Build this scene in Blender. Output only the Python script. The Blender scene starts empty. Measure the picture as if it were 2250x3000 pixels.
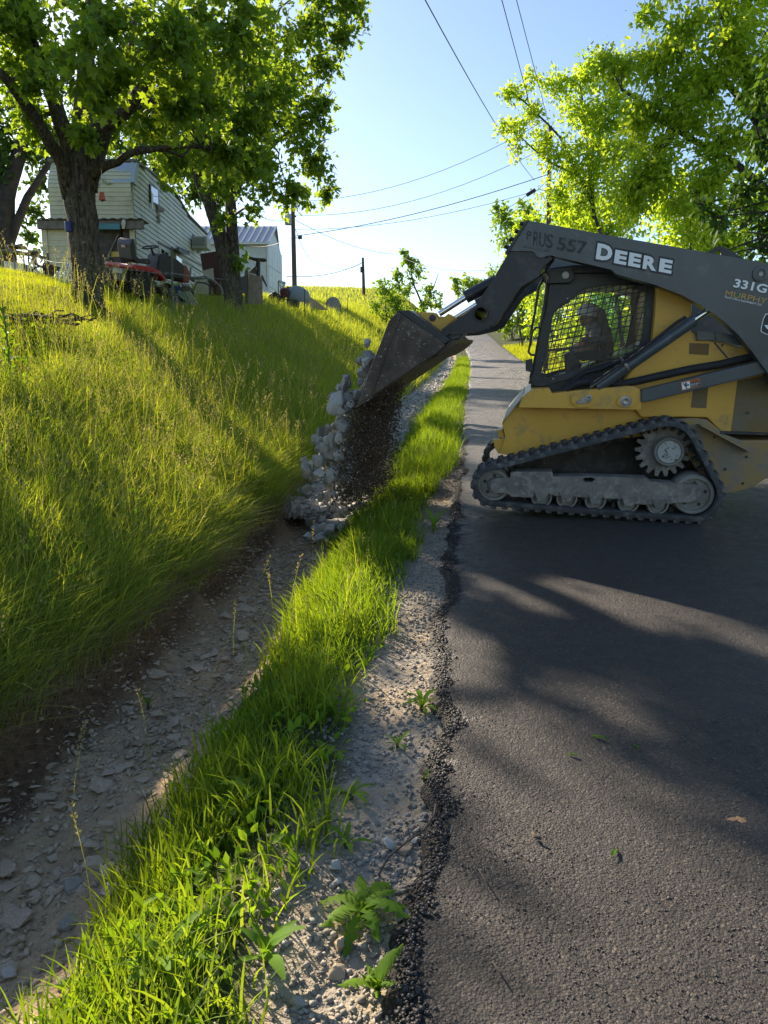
import bpy, bmesh, math, random
import numpy as np
from mathutils import Vector, Matrix, Quaternion
from mathutils.geometry import tessellate_polygon

random.seed(7)
rng = np.random.default_rng(7)
R = math.radians
scene = bpy.context.scene
COL = scene.collection

# ------------------------------------------------------------------ camera
F_PX, PITCH, CAM_H = 2200.0, R(10.0), 1.6        # focal length in pixels of the 2250x3000 photograph
cam_d = bpy.data.cameras.new('camera')
cam_d.sensor_fit = 'VERTICAL'; cam_d.sensor_height = 36.0; cam_d.sensor_width = 27.0
cam_d.lens = F_PX / 3000.0 * 36.0
cam_d.clip_start = 0.05; cam_d.clip_end = 3000
cam = bpy.data.objects.new('camera', cam_d); COL.objects.link(cam)
cam.location = (0, 0, CAM_H); cam.rotation_euler = (R(90) - PITCH, 0, 0)
scene.camera = cam

# ------------------------------------------------------------------ sky and sun
SUN_EL, SUN_AZ = R(29.0), R(-37.0)               # azimuth measured from +Y towards +X
sun_dir = Vector((math.sin(SUN_AZ) * math.cos(SUN_EL), math.cos(SUN_AZ) * math.cos(SUN_EL), math.sin(SUN_EL)))
world = bpy.data.worlds.new('World'); scene.world = world; world.use_nodes = True
wn = world.node_tree.nodes; wl = world.node_tree.links
sky = wn.new('ShaderNodeTexSky'); sky.sky_type = 'NISHITA'; sky.sun_disc = False
sky.sun_elevation = SUN_EL; sky.sun_rotation = SUN_AZ
sky.air_density = 1.0; sky.dust_density = 0.6; sky.ozone_density = 1.6; sky.altitude = 200
bg = wn['Background']; bg.inputs[1].default_value = 0.078
wl.new(sky.outputs[0], bg.inputs[0])
sun_d = bpy.data.lights.new('sun', 'SUN'); sun_d.energy = 4.9; sun_d.angle = R(0.6); sun_d.color = (1.0, 0.85, 0.66)
sun = bpy.data.objects.new('sun', sun_d); COL.objects.link(sun)
sun.rotation_euler = (-sun_dir).to_track_quat('-Z', 'Y').to_euler()
scene.view_settings.view_transform = 'Standard'
scene.view_settings.look = 'None'
scene.view_settings.exposure = 1.4
scene.view_settings.gamma = 1.0
scene.view_settings.use_curve_mapping = False
scene.cycles.max_bounces = 9; scene.cycles.diffuse_bounces = 6; scene.cycles.glossy_bounces = 2
scene.cycles.transmission_bounces = 4; scene.cycles.transparent_max_bounces = 8
scene.cycles.sample_clamp_indirect = 6

# ------------------------------------------------------------------ helpers: picture to place
CP, SP = math.cos(PITCH), math.sin(PITCH)
def ray(px, py):
    u = (px - 1125.0) / F_PX; v = (py - 1500.0) / F_PX
    return Vector((u, CP - v * SP, -SP - v * CP))
def at(px, py, Y):
    d = ray(px, py); k = Y / d.y
    return Vector((d.x * k, Y, CAM_H + d.z * k))
def span(px_len, Y):                              # metres covered by a length in photo pixels at distance Y
    return px_len / F_PX * Y

def vn(x, y, seed=0):                             # value noise, -1..1
    x = np.asarray(x, float); y = np.asarray(y, float)
    ix = np.floor(x); iy = np.floor(y); fx = x - ix; fy = y - iy
    fx = fx * fx * (3 - 2 * fx); fy = fy * fy * (3 - 2 * fy)
    def h(a, b):
        r = np.sin(a * 127.1 + b * 311.7 + seed * 74.7) * 43758.5453
        return (r - np.floor(r)) * 2 - 1
    return (h(ix, iy) * (1 - fx) + h(ix + 1, iy) * fx) * (1 - fy) + (h(ix, iy + 1) * (1 - fx) + h(ix + 1, iy + 1) * fx) * fy
def fbm(x, y, seed=0, o=3):
    return sum(vn(np.asarray(x) * 2 ** i, np.asarray(y) * 2 ** i, seed + i * 13) / 2 ** i for i in range(o)) / 1.75

# ------------------------------------------------------------------ the lie of the land
RA = R(6.7); CA, SA = math.cos(RA), math.sin(RA); X0 = -0.13
ROAD_W = 3.6
def bow(s): return .0006 * np.clip(np.asarray(s, float) - 40, 0, 75) ** 2   # the road bends left beyond the rise
def st(x, y):                                     # world -> along the road, across the road (0 = its left edge)
    s = (x - X0) * SA + y * CA
    return s, (x - X0) * CA - y * SA + bow(s)
def xy(s, t):
    t = t - bow(s)
    return X0 + s * SA + t * CA, s * CA - t * SA
def base_z(s):
    s = np.asarray(s, float)
    c = np.clip(s, 40, 108)
    z = 0.05 * s + 0.00077 * (c - 40) ** 2
    return np.where(s > 108, 0.05 * 108 + 0.00077 * 68 ** 2 - 0.02 * (s - 108), z)
HQ = [0, .12, .5, 1, 2, 3.5, 5, 7, 10, 16, 30, 80, 400]
HZ = [-.16, .0, .22, .48, 1.05, 1.85, 2.5, 2.95, 3.3, 3.6, 4.0, 4.5, 6]
DT = [-2.12, -2.0, -1.9, -1.55, -1.3, -1.05, -.85, -.6, -.4, -.15, 0, 3.6, 4.0, 4.8, 8, 14, 30, 400]
DZ = [-.16, -.40, -.47, -.50, -.45, -.26, -.10, -.02, -.045, -.03, -.02, -.02, -.04, 0.05, .5, .9, 1.5, 3]
def prof(s, t):
    s = np.asarray(s, float); t = np.asarray(t, float)
    w = np.exp(-((t + 1.6) / 1.3) ** 2)
    tt = t + w * (.13 * vn(s * .9, t * 0 + 3, 5) + .07 * vn(s * 2.7, t * 0, 8) + .03 * vn(s * 8, t * 0, 9))
    q = -(tt + 2.12)
    hill = np.interp(np.maximum(q, 0), HQ, HZ)
    hill = hill + np.clip(q / 6, 0, 1) * (np.clip(s - 20, 0, 80) * .024) + .06 * np.clip(q, 0, 1) * vn(s * .7, tt * .7, 4)
    z = np.where(q > 0, hill, np.interp(tt, DT, DZ))
    z = z + np.where((tt < -.9) & (tt > -2.1), .045 * fbm(s * 4, tt * 4, 21) + .018 * vn(s * 14, tt * 14, 2), 0)
    z = z + np.where((tt >= -.9) & (tt < -.05), .012 * vn(s * 9, tt * 9, 12), 0)
    return z
def ground(x, y):
    s, t = st(np.asarray(x, float), np.asarray(y, float))
    return base_z(s) + prof(s, t)
def gpt(px, py, lo=1.2, hi=160):                  # where the sight line of a photo pixel meets the ground
    d = ray(px, py); Y = np.geomspace(lo, hi, 1500); k = Y / d.y
    z = CAM_H + d.z * k - ground(d.x * k, Y)
    i = np.argmax(z < 0) if (z < 0).any() else len(Y) - 1
    x = d.x * k[i]
    return Vector((x, Y[i], float(ground(x, Y[i]))))

# ------------------------------------------------------------------ helpers: materials
def nt_mat(name):
    m = bpy.data.materials.new(name); m.use_nodes = True
    return m, m.node_tree.nodes, m.node_tree.links
def rgba(c): return (c[0], c[1], c[2], 1)
def noise_node(n, l, scale, detail=6, rough=.6, kind='Object'):
    tc = n.new('ShaderNodeTexCoord'); t = n.new('ShaderNodeTexNoise')
    t.inputs['Scale'].default_value = scale; t.inputs['Detail'].default_value = min(detail, 4); t.inputs['Roughness'].default_value = rough
    l.new(tc.outputs[kind], t.inputs['Vector']); return t
def ramp(n, l, src, a, b, ca, cb):
    r = n.new('ShaderNodeValToRGB'); e = r.color_ramp.elements
    e[0].position = a; e[1].position = b; e[0].color = rgba(ca); e[1].color = rgba(cb)
    l.new(src, r.inputs[0]); return r.outputs[0]
def mixc(n, l, fac, a, b, mode='MIX'):
    m = n.new('ShaderNodeMix'); m.data_type = 'RGBA'; m.blend_type = mode
    for sock, v in ((m.inputs[0], fac), (m.inputs[6], a), (m.inputs[7], b)):
        if hasattr(v, 'links') or isinstance(v, bpy.types.NodeSocket): l.new(v, sock)
        elif isinstance(v, (int, float)): sock.default_value = v
        else: sock.default_value = rgba(v)
    return m.outputs[2]
def pm(name, col, rough=.6, metal=0, var=.18, vs=3, bump=.0, bs=40, dirt=None, spots=None, spec=.5):
    """painted / weathered surface: dirt=(colour, low, high, scale)  spots=(colour, threshold, scale)"""
    m, n, l = nt_mat(name); b = n['Principled BSDF']
    t = noise_node(n, l, vs)
    c = ramp(n, l, t.outputs[0], .3, .7, [x * (1 - var) for x in col], [min(1, x * (1 + var)) for x in col])
    rsock = None
    if dirt:
        t2 = noise_node(n, l, dirt[3], 8, .7)
        f = ramp(n, l, t2.outputs[0], dirt[1], dirt[2], (0, 0, 0), (1, 1, 1))
        c = mixc(n, l, f, c, dirt[0])
    if spots:
        t3 = noise_node(n, l, spots[2], 10, .75)
        f = ramp(n, l, t3.outputs[0], spots[1], spots[1] + .03, (0, 0, 0), (1, 1, 1))
        c = mixc(n, l, f, c, spots[0])
    l.new(c, b.inputs['Base Color'])
    b.inputs['Roughness'].default_value = rough; b.inputs['Metallic'].default_value = metal
    b.inputs['Specular IOR Level'].default_value = spec
    if bump:
        t4 = noise_node(n, l, bs, 8, .65); bn = n.new('ShaderNodeBump'); bn.inputs['Strength'].default_value = bump
        bn.inputs['Distance'].default_value = .02
        l.new(t4.outputs[0], bn.inputs['Height']); l.new(bn.outputs[0], b.inputs['Normal'])
    return m
def leaf_mat(name, dark, light, trans=.5, tcol=None, gloss=.06, rough=.6):
    m, n, l = nt_mat(name); b = n['Principled BSDF']
    a = n.new('ShaderNodeAttribute'); a.attribute_name = 'rnd'
    c = ramp(n, l, a.outputs['Fac'], 0, 1, dark, light)
    l.new(c, b.inputs['Base Color']); b.inputs['Roughness'].default_value = rough
    b.inputs['Specular IOR Level'].default_value = gloss * 3
    tr = n.new('ShaderNodeBsdfTranslucent')
    k = tcol or (1.5, 1.35, .35)
    tc_ = ramp(n, l, a.outputs['Fac'], 0, 1, [min(1, dark[i] * k[i]) for i in range(3)], [min(1, light[i] * k[i]) for i in range(3)])
    l.new(tc_, tr.inputs['Color'])
    mx = n.new('ShaderNodeMixShader'); mx.inputs[0].default_value = trans
    l.new(b.outputs[0], mx.inputs[1]); l.new(tr.outputs[0], mx.inputs[2])
    l.new(mx.outputs[0], n['Material Output'].inputs[0]); return m

# ------------------------------------------------------------------ helpers: objects
def tag(o, label=None, cat=None, group=None, kind=None):
    if label: o['label'] = label
    if cat: o['category'] = cat
    if group: o['group'] = group
    if kind: o['kind'] = kind
    return o
def thing(name, label, cat, loc=(0, 0, 0), group=None):
    o = bpy.data.objects.new(name, None); COL.objects.link(o); o.location = loc
    o.empty_display_size = .2
    return tag(o, label, cat, group)
def link(name, me, mat=None, parent=None):
    o = bpy.data.objects.new(name, me); COL.objects.link(o)
    if mat is not None and not me.materials: me.materials.append(mat)
    if parent is not None: o.parent = parent
    return o
def origin_of(p):
    v = Vector((0, 0, 0))
    while p is not None: v = v + Vector(p.location); p = p.parent
    return v
class MB:
    """collects shapes for one mesh"""
    def __init__(s): s.v = []; s.f = []
    def add(s, vs, fs):
        o = len(s.v); s.v += [tuple(v) for v in vs]; s.f += [tuple(i + o for i in f) for f in fs]; return s
    def box(s, c, d, M=None):
        c = Vector(c); hx, hy, hz = d[0] / 2, d[1] / 2, d[2] / 2; vs = []
        for x in (-hx, hx):
            for y in (-hy, hy):
                for z in (-hz, hz):
                    p = Vector((x, y, z)); vs.append(c + (M @ p if M else p))
        return s.add(vs, [(0, 1, 3, 2), (4, 6, 7, 5), (0, 4, 5, 1), (2, 3, 7, 6), (0, 2, 6, 4), (1, 5, 7, 3)])
    def bar(s, a, b, w, h, up=(0, 0, 1)):
        a, b = Vector(a), Vector(b); d = (b - a); L = d.length; d.normalize(); up = Vector(up)
        y = up.cross(d)
        if y.length < 1e-4: y = Vector((0, 1, 0)).cross(d)
        y.normalize(); z = d.cross(y)
        M = Matrix((d, y, z)).transposed()
        return s.box((a + b) / 2, (L, w, h), M)
    def tube(s, pts, rad, n=8, cap=True):
        pts = [Vector(p) for p in pts]; k = len(pts)
        if isinstance(rad, (int, float)): rad = [rad] * k
        vs = []; ref = None
        for i, p in enumerate(pts):
            d = (pts[min(i + 1, k - 1)] - pts[max(i - 1, 0)]).normalized()
            if ref is None:
                ref = d.cross(Vector((0, 0, 1)));
                if ref.length < .05: ref = d.cross(Vector((1, 0, 0)))
            ref = (ref - d * ref.dot(d)).normalized(); b = d.cross(ref)
            for j in range(n):
                a = 2 * math.pi * j / n; vs.append(p + (ref * math.cos(a) + b * math.sin(a)) * rad[i])
        fs = [(i * n + j, i * n + (j + 1) % n, (i + 1) * n + (j + 1) % n, (i + 1) * n + j) for i in range(k - 1) for j in range(n)]
        if cap: fs += [tuple(range(n - 1, -1, -1)), tuple((k - 1) * n + j for j in range(n))]
        return s.add(vs, fs)
    def prism(s, poly, off, holes=()):
        """poly: 3-D points of one face, off: vector to the other face"""
        off = Vector(off); loops = [[Vector(p) for p in poly]] + [[Vector(p) for p in h] for h in holes]
        tri = tessellate_polygon(loops); flat = [p for lp in loops for p in lp]; m = len(flat)
        fs = [tuple(t) for t in tri] + [tuple(i + m for i in reversed(t)) for t in tri]
        o = 0
        for lp in loops:
            k = len(lp); fs += [(o + i, o + (i + 1) % k, m + o + (i + 1) % k, m + o + i) for i in range(k)]; o += k
        return s.add(flat + [p + off for p in flat], fs)
    def lathe(s, c, axis, prof, n=24):
        """prof: list of (radius, distance along axis)"""
        c = Vector(c); ax = Vector(axis).normalized(); u = ax.orthogonal().normalized(); w = ax.cross(u); vs = []
        for r, h in prof:
            for j in range(n):
                a = 2 * math.pi * j / n; vs.append(c + ax * h + (u * math.cos(a) + w * math.sin(a)) * max(r, 1e-4))
        fs = [(i * n + j, i * n + (j + 1) % n, (i + 1) * n + (j + 1) % n, (i + 1) * n + j) for i in range(len(prof) - 1) for j in range(n)]
        fs += [tuple(range(n - 1, -1, -1)), tuple((len(prof) - 1) * n + j for j in range(n))]
        return s.add(vs, fs)
    def mesh(s, name, origin=(0, 0, 0)):
        o = Vector(origin); me = bpy.data.meshes.new(name)
        me.from_pydata([tuple(Vector(v) - o) for v in s.v], [], s.f)
        bm = bmesh.new(); bm.from_mesh(me); bmesh.ops.recalc_face_normals(bm, faces=bm.faces); bm.to_mesh(me); bm.free()
        return me
    def build(s, name, mat, parent=None, smooth=False, bevel=0, world=True, loc=None):
        org = Vector((0, 0, 0))
        if parent is not None and world: org = origin_of(parent)
        elif loc is not None: org = Vector(loc)
        me = s.mesh(name, org); o = link(name, me, mat, parent)
        if parent is None and loc is not None: o.location = loc
        if smooth:
            me.polygons.foreach_set('use_smooth', [True] * len(me.polygons))
            if smooth != 'all': me.set_sharp_from_angle(angle=R(40))
        if bevel:
            b = o.modifiers.new('bevel', 'BEVEL'); b.width = bevel; b.segments = 2; b.limit_method = 'ANGLE'; b.angle_limit = R(35)
        return o
def np_mesh(name, V, T, rnd=None, mat=None):
    """big triangle mesh from numpy arrays"""
    me = bpy.data.meshes.new(name); V = np.ascontiguousarray(V, np.float32); T = np.ascontiguousarray(T, np.int32)
    me.vertices.add(len(V)); me.vertices.foreach_set('co', V.ravel())
    me.loops.add(T.size); me.loops.foreach_set('vertex_index', T.ravel())
    me.polygons.add(len(T)); me.polygons.foreach_set('loop_start', np.arange(0, T.size, 3, dtype=np.int32))
    me.update(calc_edges=True)
    if rnd is not None:
        a = me.attributes.new('rnd', 'FLOAT', 'POINT'); a.data.foreach_set('value', np.ascontiguousarray(rnd, np.float32))
    if mat: me.materials.append(mat)
    return me
def copy_tree(o, parent=None):
    c = o.copy(); COL.objects.link(c); c.parent = parent
    for ch in list(o.children): copy_tree(ch, c)
    return c

# ------------------------------------------------------------------ ground and road
def zone_mat():
    m, n, l = nt_mat('ground'); b = n['Principled BSDF']
    a = n.new('ShaderNodeAttribute'); a.attribute_name = 'zone'
    sp = n.new('ShaderNodeSeparateColor'); l.new(a.outputs['Color'], sp.inputs[0])
    t1 = noise_node(n, l, 2.2, 8); t2 = noise_node(n, l, 26, 8, .7)
    soil = ramp(n, l, t1.outputs[0], .35, .65, (.40, .265, .155), (.54, .39, .245))
    soil = mixc(n, l, .5, soil, ramp(n, l, t2.outputs[0], .3, .7, (.26, .18, .105), (.58, .44, .29)))
    tc = n.new('ShaderNodeTexCoord'); vo = n.new('ShaderNodeTexVoronoi'); vo.inputs['Scale'].default_value = 42
    l.new(tc.outputs['Object'], vo.inputs['Vector'])
    sv_ = n.new('ShaderNodeSeparateColor'); l.new(vo.outputs['Color'], sv_.inputs[0])
    grav = ramp(n, l, sv_.outputs[0], 0, 1, (.17, .15, .125), (.42, .38, .32))
    tan = ramp(n, l, t1.outputs[0], .42, .6, (.40, .30, .18), (.27, .24, .195))
    grav = mixc(n, l, .6, grav, tan)
    turf = ramp(n, l, t2.outputs[0], .3, .7, (.022, .035, .008), (.07, .085, .025))
    soil = mixc(n, l, sp.outputs[2], soil, ramp(n, l, t2.outputs[0], .3, .7, (.07, .042, .024), (.20, .13, .08)))
    c = mixc(n, l, sp.outputs[0], turf, soil); c = mixc(n, l, sp.outputs[1], c, grav)
    l.new(c, b.inputs['Base Color']); b.inputs['Roughness'].default_value = .95; b.inputs['Specular IOR Level'].default_value = .15
    bn = n.new('ShaderNodeBump'); bn.inputs['Strength'].default_value = .8; bn.inputs['Distance'].default_value = .03
    l.new(t2.outputs[0], bn.inputs['Height']); l.new(bn.outputs[0], b.inputs['Normal']); return m
def make_ground():
    sv = np.unique(np.concatenate([np.arange(-40, -4, 2), np.arange(-4, 1, .25), np.arange(1, 9, .05), np.arange(9, 16, .12), np.arange(16, 50, .5),
                                   np.arange(50, 140, 2), np.geomspace(140, 900, 14)]).round(3))
    tv = np.unique(np.concatenate([-np.geomspace(12, 700, 16), np.arange(-12, -3, .35), np.arange(-3, -2.3, .1), np.arange(-2.3, .05, .035),
                                   np.arange(.1, 4, .5), np.arange(4, 6, .2), np.arange(6, 20, 1), np.geomspace(20, 700, 16)]).round(3))
    S, T = np.meshgrid(sv, tv, indexing='ij'); X, Y = xy(S, T); Z = base_z(S) + prof(S, T)
    V = np.stack([X, Y, Z], -1).reshape(-1, 3); a, b = S.shape
    i = (np.arange(a - 1)[:, None] * b + np.arange(b - 1)[None]).ravel()
    T3 = np.concatenate([np.stack([i, i + b + 1, i + b], 1), np.stack([i, i + 1, i + b + 1], 1)])
    me = np_mesh('ground', V, T3, mat=zone_mat())
    # normals up
    jit = .1 * vn(S * 3, T * 3, 31)
    dirt = ((T + jit < -.98) & (T > -2.3)) * 1.0
    grav = np.clip((T + jit * 1.6 + .52) / .1, 0, 1) * np.clip((.3 - T) / .1, 0, 1) * np.clip((17 - S) / 5, 0, 1)
    cut = np.clip((-1.80 - T + jit * .8) / .12, 0, 1) * (T > -2.6)
    zc = np.stack([dirt, grav, cut, dirt * 0 + 1], -1).reshape(-1, 4)
    at_ = me.color_attributes.new('zone', 'FLOAT_COLOR', 'POINT'); at_.data.foreach_set('color', zc.astype(np.float32).ravel())
    me.polygons.foreach_set('use_smooth', [True] * len(me.polygons)); me.update()
    return tag(link('ground', me), kind='structure')
make_ground()
def asphalt_mat():
    m, n, l = nt_mat('asphalt'); b = n['Principled BSDF']
    tc = n.new('ShaderNodeTexCoord')
    def vor(sc):
        v = n.new('ShaderNodeTexVoronoi'); v.inputs['Scale'].default_value = sc; l.new(tc.outputs['Object'], v.inputs['Vector']); return v
    v1 = vor(118); v2 = vor(47); v3 = noise_node(n, l, 210, 4, .7); big = noise_node(n, l, .8, 6); mid = noise_node(n, l, 9, 8, .7)
    c = ramp(n, l, big.outputs[0], .35, .65, (.038, .033, .032), (.064, .054, .049))
    c = mixc(n, l, .55, c, ramp(n, l, v1.outputs['Distance'], .1, .75, (.092, .076, .067), (.012, .012, .013)))
    sep = n.new('ShaderNodeSeparateColor'); l.new(v1.outputs['Color'], sep.inputs[0])
    c = mixc(n, l, ramp(n, l, v3.outputs[0], .25, .45, (.75, .75, .75), (0, 0, 0)), c, (.010, .010, .011))
    c = mixc(n, l, ramp(n, l, sep.outputs[0], .9, .95, (0, 0, 0), (.65, .65, .65)), c, (.17, .14, .115))
    l.new(c, b.inputs['Base Color'])
    rr = ramp(n, l, mid.outputs[0], .3, .7, (.42, .42, .42), (.62, .62, .62)); l.new(rr, b.inputs['Roughness'])
    b.inputs['Specular IOR Level'].default_value = .55
    add = n.new('ShaderNodeMath'); add.operation = 'MULTIPLY_ADD'
    inv = n.new('ShaderNodeMath'); inv.operation = 'SUBTRACT'; inv.inputs[0].default_value = 1; l.new(v1.outputs['Distance'], inv.inputs[1])
    l.new(mid.outputs[0], add.inputs[0]); add.inputs[1].default_value = 1.9; l.new(inv.outputs[0], add.inputs[2])
    add2 = n.new('ShaderNodeMath'); add2.operation = 'MULTIPLY_ADD'; l.new(v2.outputs['Distance'], add2.inputs[0]); add2.inputs[1].default_value = -.75
    l.new(add.outputs[0], add2.inputs[2])
    bn = n.new('ShaderNodeBump'); bn.inputs['Strength'].default_value = 1.0; bn.inputs['Distance'].default_value = .016
    add3 = n.new('ShaderNodeMath'); add3.operation = 'MULTIPLY_ADD'; l.new(v3.outputs[0], add3.inputs[0]); add3.inputs[1].default_value = 1.3; l.new(add2.outputs[0], add3.inputs[2]); l.new(add3.outputs[0], bn.inputs['Height']); l.new(bn.outputs[0], b.inputs['Normal']); return m
ASPHALT = asphalt_mat()
def road_edge(s):
    return .05 * vn(s * 1.3, s * 0, 41) + .03 * vn(s * 5, s * 0, 42) + .018 * vn(s * 19, s * 0, 43)
ROAD_UP = .035
def make_road():
    sv = np.unique(np.concatenate([np.arange(-40, 1, 1.0), np.arange(1, 9, .03), np.arange(9, 20, .15), np.arange(20, 150, 1.0), np.geomspace(150, 600, 10)]).round(3))
    e = road_edge(sv); cols = []
    for t, z in ((-.07, -.05), (-.035, -.005), (0, .018), (.05, .032), (.14, .036), (.5, .037), (1.2, .042), (1.9, .046), (2.6, .042), (3.3, .036), (3.54, .03), (3.6, .0), (3.66, -.05)):
        tt = t + (e if t < .3 else (e[::-1] if t > 3.4 else 0))
        nz = (.012 * vn(sv * 22, sv * 0 + t * 90, 51) if t < .1 else .004 * vn(sv * 3, sv * 0 + t * 3, 52))
        x, y = xy(sv, tt + sv * 0); cols.append(np.stack([x, y, base_z(sv) + z + nz], -1))
    V = np.stack(cols, 1); a, b = V.shape[:2]
    i = (np.arange(a - 1)[:, None] * b + np.arange(b - 1)[None]).ravel()
    T3 = np.concatenate([np.stack([i, i + b + 1, i + b], 1), np.stack([i, i + 1, i + b + 1], 1)])
    me = np_mesh('road', V.reshape(-1, 3), T3, mat=ASPHALT); me.polygons.foreach_set('use_smooth', [True] * len(me.polygons))
    return tag(link('road', me), kind='structure')
make_road()
def road_z(x, y):
    s, t = st(x, y); return float(base_z(s)) + .04
# ================================================================== the compact track loader
YELLOW = pm('loader_yellow', (.68, .38, .05), .42, var=.10, vs=2.5, dirt=((.26, .19, .10), .52, .78, 5), spots=((.10, .06, .03), .69, 30), bump=.03, bs=60)
MUDDY = pm('muddy_yellow', (.40, .25, .06), .7, var=.2, vs=4, dirt=((.23, .19, .14), .36, .56, 4), bump=.15, bs=50)
MUD = pm('dried_mud', (.20, .178, .15), .95, var=.3, vs=8, dirt=((.31, .285, .24), .5, .65, 14), bump=.6, bs=28)
DARKMUD = pm('wet_mud', (.06, .052, .045), .95, var=.4, vs=9, dirt=((.13, .115, .095), .55, .7, 10), bump=.8, bs=22)
CHAR = pm('charcoal_paint', (.060, .076, .086), .30, var=.2, vs=2, dirt=((.13, .14, .15), .56, .8, 7), spots=((.36, .37, .37), .735, 45), bump=.04, bs=70)
BLACK = pm('black_paint', (.022, .025, .029), .42, var=.25, vs=4, dirt=((.075, .072, .068), .55, .75, 9), bump=.05, bs=60)
STEEL = pm('worn_bucket_steel', (.072, .052, .040), .62, metal=.1, var=.35, vs=6, dirt=((.15, .11, .08), .5, .7, 8), spots=((.50, .47, .43), .63, 38), bump=.25, bs=45)
RUBBER = pm('track_rubber', (.055, .055, .055), .85, var=.25, vs=6, dirt=((.17, .16, .145), .5, .68, 11), bump=.3, bs=60)
HOSE = pm('hose_rubber', (.02, .02, .022), .7, var=.3, vs=12, bump=.3, bs=30)
CHROME = pm('chrome_rod', (.75, .75, .76), .12, metal=1, var=.05)
WORN = pm('bare_metal', (.33, .31, .28), .45, metal=.7, var=.3, vs=9, dirt=((.16, .12, .08), .5, .7, 12))
WHITE_D = pm('white_decal', (.85, .87, .87), .5, var=.04, spots=((.2, .22, .23), .72, 60))
DARK_D = pm('dark_decal', (.022, .027, .032), .5, var=.2, spots=((.07, .08, .09), .68, 50))
FADED_D = pm('faded_decal', (.020, .024, .028), .55, var=.2, spots=((.06, .072, .08), .52, 34))
GOLD_D = pm('gold_decal', (.62, .36, .09), .5, var=.05)
GREEN_D = pm('green_decal', (.01, .22, .05), .5, var=.05)
ORANGE_D = pm('orange_decal', (.60, .16, .03), .5, var=.05)
GLASSLAMP = pm('lamp_lens', (.62, .62, .55), .15, var=.1, vs=40)
def grille_mat():
    m, n, l = nt_mat('perforated_grille'); b = n['Principled BSDF']; tc = n.new('ShaderNodeTexCoord')
    v = n.new('ShaderNodeTexVoronoi'); v.inputs['Scale'].default_value = 130; v.inputs['Randomness'].default_value = .12
    l.new(tc.outputs['Object'], v.inputs['Vector'])
    d = noise_node(n, l, 4, 6)
    c = mixc(n, l, ramp(n, l, v.outputs['Distance'], .30, .42, (1, 1, 1), (0, 0, 0)), ramp(n, l, d.outputs[0], .35, .65, (.22, .14, .04), (.20, .16, .10)), (.02, .017, .012))
    l.new(c, b.inputs['Base Color']); b.inputs['Roughness'].default_value = .8; return m
GRILLE = grille_mat()
def glass_mat(name, tint, mixf=.12, rough=.02):
    m, n, l = nt_mat(name); t = n.new('ShaderNodeBsdfTransparent'); t.inputs[0].default_value = rgba(tint)
    g = n.new('ShaderNodeBsdfGlossy'); g.inputs['Roughness'].default_value = rough; g.inputs[0].default_value = (.9, .9, .9, 1)
    fr = n.new('ShaderNodeLayerWeight'); fr.inputs[0].default_value = .12
    ad = n.new('ShaderNodeMath'); ad.operation = 'MULTIPLY_ADD'; l.new(fr.outputs['Facing'], ad.inputs[0]); ad.inputs[1].default_value = .25; ad.inputs[2].default_value = mixf; ad.use_clamp = True
    mx = n.new('ShaderNodeMixShader'); l.new(ad.outputs[0], mx.inputs[0]); l.new(t.outputs[0], mx.inputs[1]); l.new(g.outputs[0], mx.inputs[2])
    l.new(mx.outputs[0], n['Material Output'].inputs[0]); return m
TINT = glass_mat('tinted_cab_glass', (.62, .86, .72), .02)
CLEAR = glass_mat('dusty_cab_glass', (.97, .98, .97), .012)

# frame of the machine: X forward (to the ditch), Y towards its left side (the camera), Z up
MYAW = R(11.0)
ef = Vector((-math.cos(MYAW), math.sin(MYAW), 0))
ew0 = Vector((math.sin(MYAW), math.cos(MYAW), .05)).normalized()
eu = (-ew0).cross(ef) * -1
if eu.z < 0: eu = -eu
def _road_hit(px, py):
    d = ray(px, py); lo, hi = 1, 60
    for _ in range(60):
        mid = (lo + hi) / 2; k = mid / d.y
        if CAM_H + d.z * k > road_z(d.x * k, mid): lo = mid
        else: hi = mid
    return Vector((d.x * k, mid, CAM_H + d.z * k))
MO = _road_hit(1750, 1526)
MM = Matrix((ef, -ew0, eu)).transposed().to_4x4(); MM.translation = MO
MI = MM.inverted()
loader = thing('track_loader', 'yellow and charcoal tracked loader tipping rocks from its raised bucket', 'loader')
loader.matrix_world = MM
CR = {'A': (1350, 600, 1659 / 900), 'B': (1350, 1050, 1659 / 900), 'C': (850, 850, 1659 / 600), 'E': (1200, 820, 1659 / 360), 'F': (1540, 760, 1659 / 420),
      'G': (2050, 760, 1301 / 200), 'H': (1980, 1080, 1493 / 270), 'J': (1370, 1150, 1557 / 190), 'K': (1520, 640, 1659 / 300)}
def mp(c, x, y, w):                               # reading of the side view -> loader X, Z on the plane w metres inside its near side
    ox, oy, k = CR[c]; d = MI.to_3x3() @ ray(ox + x / k, oy + y / k); o = MI @ Vector((0, 0, CAM_H))
    t = (-w - o.y) / d.y; p = o + d * t; return (p.x, p.z)
def mpl(c, pts, w): return [mp(c, x, y, w) for x, y in pts]
MW = 1.98                                         # width over the tracks
def P3(p, w): return Vector((p[0], -w, p[1]))
def plate(name, poly, w0, w1, mat, parent=loader, holes=(), bevel=.006, label=None, smooth=False):
    mb = MB(); mb.prism([P3(p, w0) for p in poly], (0, -(w1 - w0), 0), [[P3(p, w0) for p in h] for h in holes])
    o = mb.build(name, mat, parent, world=False, bevel=bevel, smooth=smooth)
    if label: o['label'] = label
    return o
def circ(c, r, n=20, r2=None): return [(c[0] + r * math.cos(2 * math.pi * i / n), c[1] + (r2 or r) * math.sin(2 * math.pi * i / n)) for i in range(n)]
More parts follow.
